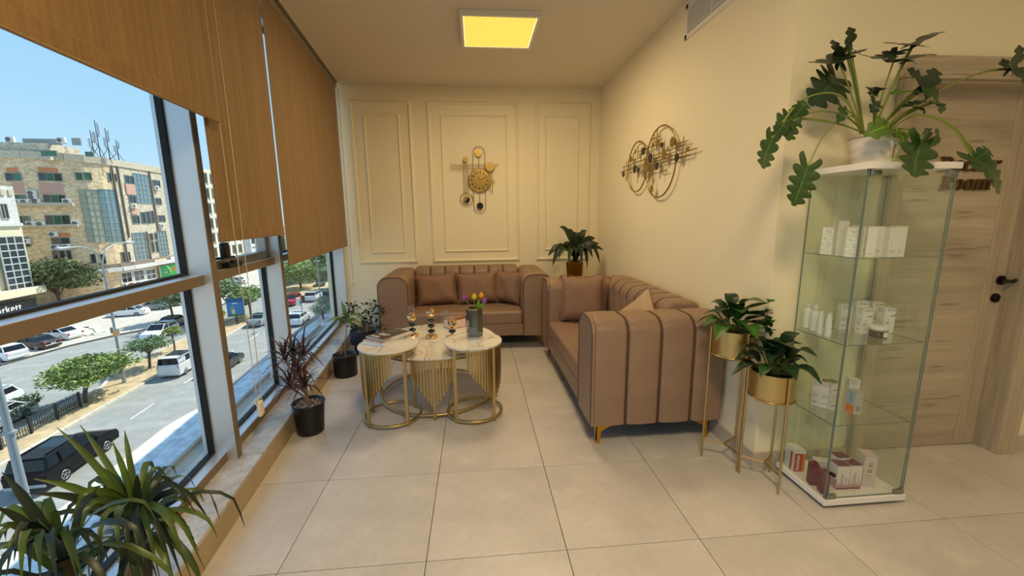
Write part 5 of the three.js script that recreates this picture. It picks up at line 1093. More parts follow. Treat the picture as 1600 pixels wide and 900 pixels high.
function carParts(ty) {
  if (carGeo[ty]) return carGeo[ty];
  const S = TYPES[ty], w = S.W, toCar = (g) => g.rotateY(PI / 2); // x forward -> -z forward
  const bodyG = prism(S.body, w - 0.16, 0.08).translate(0, 0, -(w - 0.16) / 2);
  // taper the cabin inwards towards the roof
  const inset = (g, k) => { const q = g.attributes.position; for (let i = 0; i < q.count; i++) { const y = q.getY(i), f = 1 - k * Math.max(0, y - S.belt) / (S.H - S.belt); q.setZ(i, q.getZ(i) * f); } g.computeVertexNormals(); return g; };
  const cabG = inset(prism(S.cab, w - 0.2, 0.05).translate(0, 0, -(w - 0.2) / 2), 0.16);
  const rf = S.roof, ry = S.H - 0.01;
  const roofG = inset(rbox(rf[1] - rf[0] + 0.25, 0.06, w - 0.22, 0.025, (rf[0] + rf[1]) / 2, ry, 0), 0.14);
  const pil = [];
  const cb = S.cab, side = (x0, y0, x1, y1, t) => { for (const s of [-1, 1]) { const z0 = s * (w / 2 - 0.045) * (1 - 0.16 * Math.max(0, y0 - S.belt) / (S.H - S.belt)), z1 = s * (w / 2 - 0.045) * (1 - 0.16 * Math.max(0, y1 - S.belt) / (S.H - S.belt)); pil.push(sqbar([x0, y0, z0], [x1, y1, z1], t)); } };
  side(cb[0][0] + 0.05, cb[0][1], cb[1][0] + 0.03, cb[1][1], 0.09); side(cb[5][0] - 0.06, cb[5][1], cb[4][0], cb[4][1], 0.07); side(-0.25, S.belt, -0.3, S.H - 0.05, 0.08);
  if (S.L > 4.4 || S.blind) side(cb[1][0] + 0.75, S.belt, cb[1][0] + 0.75, S.H - 0.06, 0.1);
  side(cb[1][0], S.H - 0.05, cb[4][0], S.H - 0.06, 0.07);
  if (S.blind) for (const s of [-1, 1]) pil.push(box(0.95, 0.5, 0.03, -1.5, 1.42, s * (w / 2 - 0.1)));
  const wheelG = [T(cyl(S.r, S.r, 0.2, 0, -0.1, 0, 22), 0, 0, 0, PI / 2), T(cyl(S.r * 0.66, S.r * 0.66, 0.21, 0, -0.105, 0, 18), 0, 0, 0, PI / 2)];
  const spokes = []; for (let k = 0; k < 5; k++) spokes.push(T(box(S.r * 0.62, 0.05, 0.02, S.r * 0.31, 0, 0), 0, 0, 0.107, 0, 0, k * 1.2566), T(box(S.r * 0.62, 0.05, 0.02, S.r * 0.31, 0, 0), 0, 0, -0.107, 0, 0, k * 1.2566));
  const x0 = S.body[0][0], x1 = -x0;
  const out = {
    body: toCar(clean(bodyG)), cab: toCar(clean(cabG)), roof: toCar(merge([roofG, ...pil, ...(S.rack ? [sqbar([-1.9, S.H + 0.05, 0.62], [0.1, S.H + 0.05, 0.62], 0.04), sqbar([-1.9, S.H + 0.05, -0.62], [0.1, S.H + 0.05, -0.62], 0.04)] : [])])),
    wheel: toCar(clean(wheelG[0])), rim: toCar(merge([...spokes, T(new THREE.TorusGeometry(S.r * 0.64, 0.025, 6, 20), 0, 0, 0.1), T(new THREE.TorusGeometry(S.r * 0.64, 0.025, 6, 20), 0, 0, -0.1)])),
    tail: [-1, 1].map((s) => toCar(rbox(0.1, 0.26, 0.2, 0.03, x0 - 0.045, S.belt - 0.12, s * (w / 2 - 0.13)))),
    head: [-1, 1].map((s) => toCar(rbox(0.16, 0.14, 0.34, 0.03, x1 - 0.09, S.belt - 0.28, s * (w / 2 - 0.24)))),
    bumper: toCar(merge([rbox(0.14, 0.2, w - 0.1, 0.05, x0 - 0.06, 0.46, 0), rbox(0.14, 0.2, w - 0.1, 0.05, x1 + 0.05, 0.42, 0), box(0.02, 0.1, 0.9, x1 + 0.1, 0.62, 0)])),
    plate: toCar(merge([box(0.02, 0.11, 0.5, x0 - 0.09, S.belt - 0.24, 0), box(0.02, 0.11, 0.5, x1 + 0.13, 0.42, 0)])),
    mirror: toCar(merge([rbox(0.12, 0.14, 0.16, 0.04, 0.8, S.belt + 0.08, w / 2 + 0.04), rbox(0.12, 0.14, 0.16, 0.04, 0.8, S.belt + 0.08, -w / 2 - 0.04)])),
  };
  return (carGeo[ty] = out);
}
const paints = {};
function car(ty, color, label, u, n, heading, group) {
  const S = TYPES[ty], G = carParts(ty), t = thing('car', label, 'car', FU(u, STREET, n), THF + heading, group);
  const pm = paints[color] ??= MP(color, 0.22, color === '#0e1114' ? { specularIntensity: 0.35 } : { clearcoat: 0.35, clearcoatRoughness: 0.08 });
  put('body', G.body, pm, t); put('cabin_glass', G.cab, carGlass, t); put('roof', G.roof, pm, t);
  for (const a of [-1, 1]) for (const b of [-1, 1]) { const w = put('wheel', G.wheel, tyre, t, [a * (S.W / 2 - 0.1), S.r, b * S.wb]); put('rim', G.rim, rim, w); }
  G.tail.forEach((g) => put('tail_light', g, lampRed, t)); G.head.forEach((g) => put('headlight', g, lampWhite, t));
  put('bumper', G.bumper, color === '#0e1114' ? rim : pm, t); put('number_plate', G.plate, plateM, t); put('mirror', G.mirror, pm, t);
  return t;
}
const AWAY = 0, TOWARDS = PI, LEFTW = PI / 2;
car('suv', '#0e1114', 'black off-road car driving away, nearest car below the window', 25.75, -20.35, AWAY);
car('van', '#e2e4e6', 'white panel van driving away beside the sandy median', 41.85, -22.9, AWAY);
car('sedan', '#22262b', 'dark saloon passing the white van, partly behind the mullion', 41.4, -19.3, AWAY);
car('sedan', '#8f9c9c', 'silver grey saloon driving away past the blue billboard', 59.2, -22.7, AWAY);
car('hatch', '#eceeef', 'white car on the far carriageway coming from the left edge, the farther one', 34.6, -32.3, TOWARDS);
car('sedan', '#dfe3e4', 'silvery white saloon on the far carriageway beside the railing', 32.2, -29.5, TOWARDS);
{ const c = (px, py) => onStreet(px, py); let q;
  q = c(246, 530); car('hatch', '#f0f1f1', 'white car facing us on the far carriageway behind the small round tree', q[0] + 1.2, q[1] - 0.3, TOWARDS);
  q = c(266, 514); car('sedan', '#39474d', 'dark teal saloon just behind the white car facing us', q[0] + 1.0, q[1] - 0.4, TOWARDS);
  q = c(204, 494.5); car('sedan', '#f2f2f0', 'white saloon parked sideways across the road, left of three', q[0] + 0.6, q[1] - 0.6, LEFTW + 0.15);
  q = c(240, 486); car('sedan', '#8d9498', 'grey saloon parked between two white cars across the road', q[0] + 1, q[1] - 0.6, LEFTW + 0.15);
  q = c(262, 480); car('hatch', '#f2f3f3', 'white tall car parked at the right end of the row across the road', q[0] + 1, q[1] - 0.4, LEFTW + 0.15);
  q = c(56, 547); car('sedan', '#14161a', 'black saloon parked across the road by the traffic cone', q[0] + 0.8, q[1] - 0.7, LEFTW - 0.25);
  q = c(94, 532); car('sedan', '#e6e6e4', 'pale saloon parked beyond the black one', q[0] + 0.8, q[1] - 0.7, LEFTW - 0.25);
  q = c(8, 565); car('hatch', '#eff0f0', 'white car parked at the left edge nearer than the black saloon', q[0] + 0.8, q[1] - 0.9, LEFTW - 0.35);
  q = c(454, 477); car('hatch', '#b3202c', 'red car seen at the left of the far window', q[0] + 1, q[1], TOWARDS);
  q = c(485, 472); car('hatch', '#e3e5e7', 'pale car with a dark rear window in the middle of the far window', q[0] + 2, q[1], AWAY);
  q = c(517, 472); car('suv', '#4a565c', 'grey off-road car at the right of the far window', q[0] + 2.2, q[1] - 0.3, AWAY);
  q = c(462, 509); car('hatch', '#f1f2f2', 'white car at the bottom left of the far window', q[0] + 1.5, q[1], AWAY);
  q = c(401, 496); car('sedan', '#59626a', 'dull grey saloon beyond the silver one', q[0] + 12, q[1] - 6, TOWARDS);
  q = c(368, 443.5); car('sedan', '#f2f2f2', 'white saloon parked far away above the big roadside tree', q[0], q[1], LEFTW);
  q = c(502, 446); car('sedan', '#7d868a', 'grey car in the far parked row, nearest of the three in the far window', q[0], q[1], AWAY + 0.2);
  q = c(447, 432); car('sedan', '#3d4652', 'dark blue car parked far off beside the mullion', q[0], q[1], LEFTW);
  q = c(443, 411); car('hatch', '#dadcde', 'white car parked farthest off beside the mullion', q[0], q[1], LEFTW);
  q = c(527, 458); car('hatch', '#6f7f88', 'blue grey car at the far right behind the off-road car', q[0] + 2, q[1], AWAY);
}
// ---------------------------------------------------------------- trees and shrubs
function leafCloud(c, R, n, size, sd, cut = -0.55) { // loose leaves filling a lumpy crown
  seed = sd; const pos = [], lumps = [];
  const nl = 16; for (let k = 0; k < nl; k++) { const a = k * 2.4, y = rr(-0.5, 0.9), q = Math.sqrt(1 - y * y * 0.9) * rr(0.35, 0.8); lumps.push([Math.cos(a) * q, y * 0.75, Math.sin(a) * q, rr(0.28, 0.48)]); }
  for (let k = 0; k < n; k++) {
    const l = lumps[(rnd() * nl) | 0], d = V(rr(-1, 1), rr(-1, 1), rr(-1, 1)).normalize(), rad = l[3] * Math.pow(rnd(), 0.35);
    const p = [l[0] + d.x * rad, Math.max(cut, l[1] + d.y * rad * 0.8), l[2] + d.z * rad];
    const P = V(c.x + p[0] * R[0], c.y + p[1] * R[1], c.z + p[2] * R[2]);
    const a = V(rr(-1, 1), rr(-0.5, 0.5), rr(-1, 1)).normalize().multiplyScalar(size * rr(0.6, 1.2)), b = V(rr(-1, 1), rr(-0.6, 0.9), rr(-1, 1)).cross(a).normalize().multiplyScalar(size * rr(0.3, 0.55));
    const v = [P.clone().sub(a), P.clone().add(b), P.clone().add(a), P.clone().sub(b)];
    for (const i of [0, 1, 2, 0, 2, 3]) pos.push(v[i].x, v[i].y, v[i].z);
  }
  const g = new THREE.BufferGeometry(); g.setAttribute('position', new THREE.Float32BufferAttribute(pos, 3)); g.computeVertexNormals(); return clean(g);
}
const crownM = {}; const crown = (c) => crownM[c] ??= MP(c, 0.7, { transmission: 0.25, thickness: 0, side: THREE.DoubleSide });
const barkM = M('#6b5b4a', 0.9);
function tree(label, u, n, trunkH, cy, R, cols, leaves, size, sd, bend = [0, 0], cat = 'tree') { // R: along n, up, along u
  const t = thing('tree', label, cat, FU(u, STREET, n), THF);
  const C = V(bend[1], cy, -bend[0]);
  if (trunkH > 0) { const r = 0.06 + 0.035 * R[0]; put('trunk', merge([tube([[0, 0, 0], [C.x * 0.15 + 0.06, trunkH * 0.45, C.z * 0.1], [C.x * 0.7, trunkH * 0.85, C.z * 0.7], [C.x, cy, C.z]], r, 14, 8), ...[0, 1, 2, 3].map((k) => tube([[C.x * 0.7, trunkH * 0.85, C.z * 0.7], [C.x + Math.cos(k * 1.7) * R[0] * 0.3, cy - R[1] * 0.2, C.z + Math.sin(k * 1.7) * R[2] * 0.3], [C.x + Math.cos(k * 1.7) * R[0] * 0.6, cy + R[1] * 0.1, C.z + Math.sin(k * 1.7) * R[2] * 0.6]], r * 0.45, 8, 6))]), barkM, t); }
  cols.forEach((c, i) => { const m = put('crown', leafCloud(C, R, Math.round(leaves / cols.length), size, sd + i * 77), crown(c), t); m.userData.kind = 'stuff'; });
  return t;
}
tree('bright green flat topped pine leaning over the median railing', 35.1, -26.15, 2.2, 2.45, [2.3, 1.15, 3.5], ['#7f9440', '#5f7a34', '#93a64e'], 5200, 0.17, 11, [0.9, 0.1]);
tree('small round grey green tree on a thin stem on the median', 42.6, -26.2, 1.6, 2.35, [1.7, 0.85, 2.0], ['#7f9668', '#5f7a50', '#93a87c'], 3000, 0.13, 21, [0.3, 0]);
tree('little yellowish sapling on the median behind the round tree', 48.1, -27.1, 2.0, 2.3, [0.9, 0.5, 1.1], ['#97a64c', '#7f9040'], 700, 0.13, 31, [0, 0]);
{ let q = onStreet(96, 486); tree('dense dark green tree in front of the beige corner building', q[0], q[1], 2.6, 5.2, [5.2, 3.4, 5.2], ['#5c6b3e', '#3f5230', '#7f8c58'], 5200, 0.32, 41);
  q = onStreet(338, 508); tree('large roadside tree behind the blue billboard', q[0] + 2, q[1] - 1.5, 2.6, 5.0, [3.6, 2.8, 4.4], ['#86996a', '#66804f', '#a0ad84'], 4600, 0.24, 51);
  q = onStreet(282, 506); tree('pale green tree at the mullion beside the parked cars', q[0] + 2, q[1] - 2, 2.2, 3.4, [2.2, 2.2, 2.4], ['#8b9c70', '#6b8054'], 2600, 0.2, 61);
  q = onStreet(392, 497); tree('umbrella shaped tree right of the blue billboard', q[0], q[1], 2.6, 3.4, [2.4, 1.2, 3.4], ['#809c58', '#648447', '#9ab06c'], 3000, 0.2, 71);
  q = onStreet(470, 452); tree('yellow green tree at the left of the far window', q[0], q[1], 1.5, 3.2, [4, 3.0, 4.6], ['#8ea55c', '#6f8a48', '#a8b874'], 3600, 0.3, 81);
  q = onStreet(492, 438); tree('rounded tree above the middle of the far window', q[0], q[1], 2, 4.2, [5, 3.6, 5], ['#7f9660', '#62804c'], 2600, 0.36, 91);
  q = onStreet(516, 432); tree('tall green tree at the right of the far window', q[0], q[1], 3, 7, [6, 5.5, 6], ['#6f8758', '#55704a', '#8a9e70'], 3600, 0.42, 101);
  q = onStreet(522, 452); tree('pale green shrubby tree beside the far parked cars', q[0], q[1], 1, 2.8, [3, 2.4, 3.6], ['#8fa07c', '#748a64'], 2400, 0.26, 111);
  q = onStreet(505, 500); tree('dry pale shrub on the near pavement seen in the far window', q[0], q[1], 0.6, 1.7, [1.5, 1.7, 3.2], ['#a5ab90', '#8a9478'], 2200, 0.12, 121);
  q = onStreet(20, 662); tree('low dark hedge behind the median railing', q[0], q[1] - 0.4, 0, 0.75, [0.9, 0.75, 3.4], ['#5f7a4a', '#4a6440'], 2600, 0.12, 131, [0, 0], 'hedge');
  q = onStreet(447, 446); tree('grey green shrub beyond the mullion beside the yellow green tree', q[0], q[1], 1, 2.2, [2, 1.8, 2.4], ['#91a06e', '#76885a'], 1500, 0.22, 141);
}
// ---------------------------------------------------------------- railing, lamps, signs
const ironM = M('#3d3d3c', 0.6, { metalness: 0.5 }), poleM = M('#a9adae', 0.5, { metalness: 0.4 });
{
  const t = thing('railing', 'dark iron railing along the sandy median', 'railing', FU(34.3, STREET + 0.14, -25.85), THF);
  const W = 1.95;
  for (let k = 0; k < 6; k++) {
    const z = k * W; put('post', rbox(0.13, 1.2, 0.13, 0.02, 0, 0.6, z), ironM, t);
    if (k === 5) break;
    put('rail', merge([box(0.05, 0.06, W, 0, 1.08, z + W / 2), box(0.05, 0.05, W, 0, 0.16, z + W / 2), box(0.04, 0.035, W, 0, 0.62, z + W / 2)]), ironM, t);
    const g = []; for (let i = 1; i < 11; i++) g.push(box(0.026, 0.92, 0.026, 0, 0.62, z + i * W / 11), T(new THREE.TorusGeometry(0.055, 0.012, 5, 10), 0, 0.45, z + (i + 0.5) * W / 11, 0, PI / 2));
    put('pickets', merge(g), ironM, t);
  }
}
function streetLamp(label, u, n, H, arms, reach, r = 0.09) {
  const t = thing('street_lamp', label, 'street lamp', FU(u, STREET, n), THF);
  put('pole', merge([cyl(r * 1.25, r * 0.75, H, 0, 0, 0, 14), cyl(r * 1.7, r * 1.7, 0.5, 0, 0, 0, 14), cyl(r * 1.5, r * 1.5, 0.12, 0, H * 0.55, 0, 14)]), poleM, t);
  for (const s of arms) {
    put('arm', tube([[0, H - 0.1, 0], [0, H + 0.9, s * 0.5], [0, H + 1.35, s * reach * 0.5], [0, H + 1.45, s * reach]], r * 0.6, 16, 8), poleM, t);
    put('lamp_head', merge([rbox(0.28, 0.16, 0.95, 0.06, 0, H + 1.45, s * (reach + 0.4)), rbox(0.22, 0.08, 0.6, 0.04, 0, H + 1.35, s * (reach + 0.45))]), M('#c9ccd0', 0.4), t);
  }
  return t;
}
{ const l = streetLamp('tall double armed street lamp on the median in front of the beige building', 39.06, -26.02, 10.6, [-1, 1], 3.0);
  put('notice', box(0.03, 0.34, 0.5, 0.2, 4.6, 0.3), M('#a5793c', 0.7), l); put('clamp_box', merge([rbox(0.2, 0.5, 0.26, 0.03, 0, 4.9, 0.24), rbox(0.2, 0.6, 0.3, 0.03, 0, 4.6, -0.2), rbox(0.16, 0.24, 0.2, 0.03, 0, 2.1, 0.2)]), M('#8b8a86', 0.6), l); }
{ const b = onStreet(42, 848); streetLamp('thick grey lamp post on the near pavement at the left edge', b[0], Math.max(b[1], -17), 9.4, [1], 2.4, 0.14); }
{ const b = onStreet(503, 492); streetLamp('slim lamp post in the far window', b[0], b[1], 9, [-1, 1], 1.6, 0.07); }
{ const b = onStreet(470, 449); streetLamp('farther slim lamp post beside the yellow green tree', b[0] + 8, b[1], 9.5, [-1, 1], 1.6, 0.07); }
{ // billboard on the median
  const b = onStreet(371, 506), t = thing('billboard', 'blue advertising board on a short post on the median', 'billboard', FU(b[0], STREET, b[1]), THF + PI / 2 - 1.35);
  put('post', box(0.16, 1.1, 0.16, 0, 0.55, 0), ironM, t); put('frame', rbox(1.9, 2.5, 0.2, 0.04, 0, 2.3, 0), M('#2b5e94', 0.5), t);
  const m = canvasTex(192, 256, (g, w, h) => { g.fillStyle = '#2f86c8'; g.fillRect(0, 0, w, h); g.fillStyle = '#1f5f9e'; g.fillRect(0, 0, w, 50); g.fillStyle = '#d9e6ea'; g.fillRect(60, 60, 70, 16); g.fillStyle = '#7d9c8a'; g.beginPath(); g.ellipse(60, 160, 30, 60, 0, 0, 7); g.fill(); g.fillStyle = '#d8d2b8'; g.beginPath(); g.ellipse(70, 190, 22, 40, 0, 0, 7); g.fill(); g.fillStyle = '#5a7a3c'; g.fillRect(0, 226, w, 30); });
  put('poster', T(new THREE.PlaneGeometry(1.74, 2.34), 0, 2.3, 0.104), M('#ffffff', 0.5, { map: m }), t);
  const y = onStreet(349, 506), s = thing('traffic_sign', 'yellow round sign beside the blue billboard', 'road sign', FU(y[0], STREET, y[1]), THF);
  put('post', cyl(0.035, 0.035, 1.3, 0, 0, 0, 8), ironM, s); put('sign_disc', T(cyl(0.42, 0.42, 0.04, 0, 0, 0, 24), 0, 1.5, 0, PI / 2, 0.3), M('#e9c51a', 0.5), s);
  const c = onStreet(41, 553), k = thing('traffic_cone', 'orange traffic cone beside the black parked saloon', 'traffic cone', FU(c[0], STREET + 0.08, c[1]), THF);
  put('cone', lathe([[0, 0], [0.3, 0], [0.3, 0.05], [0.16, 0.06], [0.04, 0.9], [0, 0.9]], 16), M('#e0482e', 0.6), k); put('band', lathe([[0.125, 0.35], [0.09, 0.55]], 16), M('#f0e8e0', 0.6), k);
  const q = onStreet(474, 506), g = thing('traffic_signal', 'white backed traffic signal on a post in the far window', 'traffic light', FU(q[0], STREET, q[1]), THF);
  put('post', cyl(0.07, 0.07, 3.2, 0, 0, 0, 10), poleM, g); put('housing', rbox(0.4, 1.1, 0.34, 0.05, -0.3, 3.1, 0.2), M('#e9ebea', 0.5), g); put('housing', rbox(0.34, 0.9, 0.3, 0.05, 0.3, 3.4, 0), mat.black, g);
}
// ---------------------------------------------------------------- buildings across the road
const stoneTex = (c, sd, k = 1) => tex(512, (u, v) => {
  const rows = 32, r = Math.floor(v * rows), off = hash2(r, 1, sd) , cx = Math.floor((u * 12 + off) ), e = ((v * rows) % 1) < 0.14 || (((u * 12 + off) % 1) < 0.05) ? 0.86 : 1;
  return tint(c, e * (0.86 + 0.2 * hash2(cx, r, sd + 3) * k + 0.14 * (fbm(u, v, 6, 6, sd + 5, 4) - 0.4)));
});
const stoneA = M('#ffffff', 0.9, { map: stoneTex([240, 210, 168], 300) }), stoneB = M('#ffffff', 0.9, { map: stoneTex([214, 200, 174], 320) }), stoneW = M('#ffffff', 0.85, { map: stoneTex([236, 234, 228], 340, 0.5) }), creamW = M('#e6dbbb', 0.85);
const pinkM = M('#d2a391', 0.9), orangeM = M('#d58b62', 0.9), concrete = M('#c9bba2', 0.9), roofGrey = M('#9aa09c', 0.8), acWhite = M('#e4e2dc', 0.6);
const winGreen = MP('#2f6b52', 0.12, { metalness: 0.3, clearcoat: 1 }), winBlue = MP('#7d9ca2', 0.08, { metalness: 0.5, clearcoat: 1 }), winDark = MP('#2a3236', 0.12, { metalness: 0.3, clearcoat: 1 }), winPaleReflect = MP('#b4b8a4', 0.1, { metalness: 0.35, clearcoat: 1 }), frameM = M('#8d938f', 0.5), brownM = M('#8b7a6a', 0.7);
// a facade running along plan points; pixels are read on its own vertical planes
class Facade {
  constructor(pts) { this.p = pts; this.seg = []; let s = 0; for (let i = 0; i + 1 < pts.length; i++) { const a = pts[i], b = pts[i + 1], d = b.clone().sub(a), l = d.length(); d.normalize(); this.seg.push({ a, d, l, s0: s, nn: V(-d.z, 0, d.x) }); s += l; } this.len = s; }
  hit(px, py) { let best; for (const g of this.seg) { const q = atPlane(g.a, g.nn, px, py), t = q.clone().sub(g.a).setY(0).dot(g.d); const over = t < 0 ? -t : t > g.l ? t - g.l : 0; if (!best || over < best.over) best = { over, s: g.s0 + t, y: q.y }; } return best; }
  at(s) { for (const g of this.seg) if (s <= g.s0 + g.l + 1e-6 || g === this.seg[this.seg.length - 1]) return { p: g.a.clone().addScaledVector(g.d, s - g.s0), g }; }
  // box lying on the facade between s0 and s1, from the wall plane - back to + front
  slab(s0, s1, y0, y1, front, back = 0.05) { const m = this.at((s0 + s1) / 2), n = m.g.nn, w = Math.abs(s1 - s0); const b = box(w, y1 - y0, front + back); b.rotateY(Math.atan2(-m.g.d.z, m.g.d.x)); const c = m.p.clone().addScaledVector(n, (front - back) / 2); return b.translate(c.x, (y0 + y1) / 2, c.z); }
  wall(y0, y1, depth) { const g = []; for (const e of this.seg) { const b = box(e.l + 0.02, y1 - y0, depth); b.rotateY(Math.atan2(-e.d.z, e.d.x)); const c = e.a.clone().addScaledVector(e.d, e.l / 2).addScaledVector(e.nn, -depth / 2); g.push(uvm(b.translate(c.x, (y0 + y1) / 2, c.z), 5)); } return merge(g); }
}
function building(name, label, origin) { const t = thing('building', label, 'building', origin); t.updateMatrixWorld(); return t; }
const rel = (g, t) => g.translate(-t.position.x, -t.position.y, -t.position.z);
function windowOn(F, t, r, m, o = {}) { // r: pixel box of the opening
  const A = F.hit(r[0], (r[1] + r[3]) / 2), B = F.hit(r[2], (r[1] + r[3]) / 2), C = F.hit((r[0] + r[2]) / 2, r[1]), D = F.hit((r[0] + r[2]) / 2, r[3]);
  const s0 = A.s, s1 = B.s, y1 = C.y, y0 = D.y, nx = o.nx ?? 2, ny = o.ny ?? 1, f = o.f ?? 0.1;
  const parts = [F.slab(s0 - f, s1 + f, y0 - f, y0, 0.12), F.slab(s0 - f, s1 + f, y1, y1 + f, 0.12), F.slab(s0 - f, s0, y0, y1, 0.12), F.slab(s1, s1 + f, y0, y1, 0.12)];
  for (let i = 1; i < nx; i++) { const s = s0 + (s1 - s0) * i / nx; parts.push(F.slab(s - (o.bar ?? 0.04), s + (o.bar ?? 0.04), y0, y1, 0.09)); }
  for (let j = 1; j < ny; j++) for (let i = 0; i < nx; i++) { const y = y0 + (y1 - y0) * j / ny; parts.push(F.slab(s0 + (s1 - s0) * i / nx, s0 + (s1 - s0) * (i + 1) / nx, y - (o.bar ?? 0.05), y + (o.bar ?? 0.05), 0.1)); }
  const w = put('window', rel(merge(parts), t), o.frame ?? frameM, t);
  const ms = Array.isArray(m) ? m : [m];
  for (let i = 0; i < nx; i++) for (let j = 0; j < ny; j++) { const a = s0 + (s1 - s0) * i / nx, b = s0 + (s1 - s0) * (i + 1) / nx, c = y0 + (y1 - y0) * j / ny, d = y0 + (y1 - y0) * (j + 1) / ny; put('pane', rel(F.slab(a, b, c, d, 0.03), t), ms[(i * (ms.length > 1 ? 1 : 0) + j * 0) % ms.length], w); }
  return { s0, s1, y0, y1, w };
}
function panelOn(F, t, r, m, name, front = 0.06) { const A = F.hit(r[0], (r[1] + r[3]) / 2), B = F.hit(r[2], (r[1] + r[3]) / 2), C = F.hit((r[0] + r[2]) / 2, r[1]), D = F.hit((r[0] + r[2]) / 2, r[3]); return put(name, rel(uvm(F.slab(A.s, B.s, D.y, C.y, front), 5), t), m, t); }
let acProto, acCount = 0;
function aircon(F, px, py, label) {
  const h = F.hit(px, py), m = F.at(h.s), p = m.p.clone().addScaledVector(m.g.nn, 0.28); p.y = h.y - 0.4;
  const turn = Math.atan2(m.g.nn.x, m.g.nn.z);
  if (!acProto) {
    acProto = thing('air_conditioner', label, 'air conditioner', p, turn, undefined);
    put('casing', rbox(1.1, 0.85, 0.42, 0.04, 0, 0.42, 0), acWhite, acProto); put('fan_grille', merge([T(new THREE.TorusGeometry(0.3, 0.03, 6, 20), -0.15, 0.42, 0.215), T(cyl(0.28, 0.28, 0.02, 0, 0, 0, 18), -0.15, 0.42, 0.205, PI / 2)]), M('#6f6d68', 0.6), acProto); put('bracket', merge([box(0.05, 0.05, 0.6, -0.4, -0.02, -0.05), box(0.05, 0.05, 0.6, 0.4, -0.02, -0.05)]), ironM, acProto);
    return acProto;
  }
  return dup(acProto, p, turn, label);
}
{ // --- beige corner building
  const NA = -55, nrm = V(1, 0, -KF).normalize(), base = FU(0, 0, NA);
  const C1 = atPlane(base, nrm, 188, 340).setY(0), far = atPlane(base, nrm, 262, 340).setY(0);
  const dirU = V(-KF, 0, -1).normalize(), dl = V(0.9962, 0, -0.0872);
  // rounded corner, turning from the left wing's line into the street line
  const r = 8.6, a0 = Math.atan2(dl.x, -dl.z), a1 = Math.atan2(dirU.x, -dirU.z), arc = [C1.clone()]; const N = 6; let cur = C1.clone();
  for (let i = 0; i < N; i++) { const a = a1 + (a0 - a1) * (i + 0.5) / N, d = V(Math.sin(a), 0, -Math.cos(a)); cur = cur.clone().addScaledVector(d, -r * Math.abs(a0 - a1) / N); arc.push(cur.clone()); }
  arc.reverse();
  const left = arc[0].clone().addScaledVector(dl, -34);
  const F = new Facade([left, ...arc, far, far.clone().addScaledVector(dirU, 4)]);
  const top = F.hit(150, 247).y, t = building('building', 'beige stone corner building with a rounded glazed bay and green windows', V(C1.x, STREET, C1.z));
  const L = F.seg[0].l;
  put('wall', rel(F.wall(STREET, top, 9), t), stoneA, t);
  { const Rw = new Facade([arc[arc.length - 1].clone().addScaledVector(nrm, 0.02), far.clone().addScaledVector(nrm, 0.02), far.clone().addScaledVector(dirU, 6).addScaledVector(nrm, 0.02)]); put('street_front', rel(Rw.wall(STREET + 5.6, top - 0.4, 0.14), t), stoneB, t); }
  put('parapet', rel(merge(F.seg.map((g) => F.slab(g.s0, g.s0 + g.l, top - 0.9, top + 0.25, 0.22, 0.3))), t), stoneB, t);
  // penthouse set back
  const P = new Facade([left.clone().addScaledVector(F.seg[0].nn, -1.0), arc[0].clone().addScaledVector(F.seg[0].nn, -1.0).addScaledVector(dl, -0.5), arc[0].clone().addScaledVector(F.seg[0].nn, -1.0).addScaledVector(dl, 5.5)]);
  const pt = P.hit(60, 223).y; put('penthouse', rel(P.wall(top - 1, pt, 6), t), stoneB, t);
  put('roof_screen', rel(merge([P.slab(P.hit(31, 222).s, P.hit(92, 222).s, pt - 0.2, pt + 0.7, -0.5, 0.7), P.slab(P.hit(108, 222).s, P.hit(122, 222).s, pt - 0.2, pt + 0.9, -0.5, 0.7)]), t), roofGrey, t);
  for (const q of [[4, 236, 25, 243.5], [54, 236, 89, 243.5], [135, 238, 146, 244]]) windowOn(P, t, q, winGreen, { nx: 2 });
  for (const q of [[10, 271, 33, 282], [61, 271, 96, 282], [20, 305, 40, 314], [69, 305, 102, 316], [28, 338, 47, 350], [72, 337, 109, 350]]) windowOn(F, t, q, [winDark, winGreen], { nx: q[2] - q[0] > 30 ? 3 : 2 });
  for (const q of [[34, 371, 46, 385], [82, 372, 109, 387]]) windowOn(F, t, q, winDark, { nx: 2 });
  for (const q of [[84, 392, 91, 414], [95, 392, 102, 414], [106, 392, 112, 414], [142, 397, 149, 411], [157, 397, 164, 412], [118, 270, 128, 281], [132, 270, 142, 281], [169, 271, 173, 283], [177, 272, 181, 283], [190, 394, 195, 410], [198, 394, 203, 410]]) windowOn(F, t, q, q[1] < 300 && q[0] < 150 ? winGreen : winDark, { nx: 1, f: 0.08 });
  for (const q of [[10, 262, 28, 269], [60, 262, 90, 269], [86, 364, 110, 370]]) panelOn(F, t, q, orangeM, 'spandrel');
  for (const q of [[20, 285, 38, 302], [63, 286, 99, 302]]) panelOn(F, t, q, pinkM, 'spandrel');
  for (const q of [[18, 316.5, 116, 322], [24, 351, 124, 355]]) panelOn(F, t, q, concrete, 'ledge', 0.5);
  // glazed bay on the rounded corner, pane by pane; a yellowish reflection is painted into the left panes
  windowOn(F, t, [131, 297, 159, 378], winPaleReflect, { nx: 3, ny: 8, bar: 0.065 }); windowOn(F, t, [160, 297, 185, 378], winBlue, { nx: 3, ny: 8, bar: 0.065 });
  for (const [q, nx, ny] of [[[211, 273, 234, 317], 4, 6], [[209, 364, 228, 406], 3, 6], [[247, 361, 261, 399], 3, 6]]) windowOn(F, t, q, winBlue, { nx, ny, bar: 0.08 });
  for (const q of [[195, 275, 208, 287], [201, 306, 211, 317], [206, 337, 217, 349], [238, 282, 249, 291], [242, 310, 251, 319], [247, 337, 257, 346]]) windowOn(F, t, q, winDark, { nx: 2 });
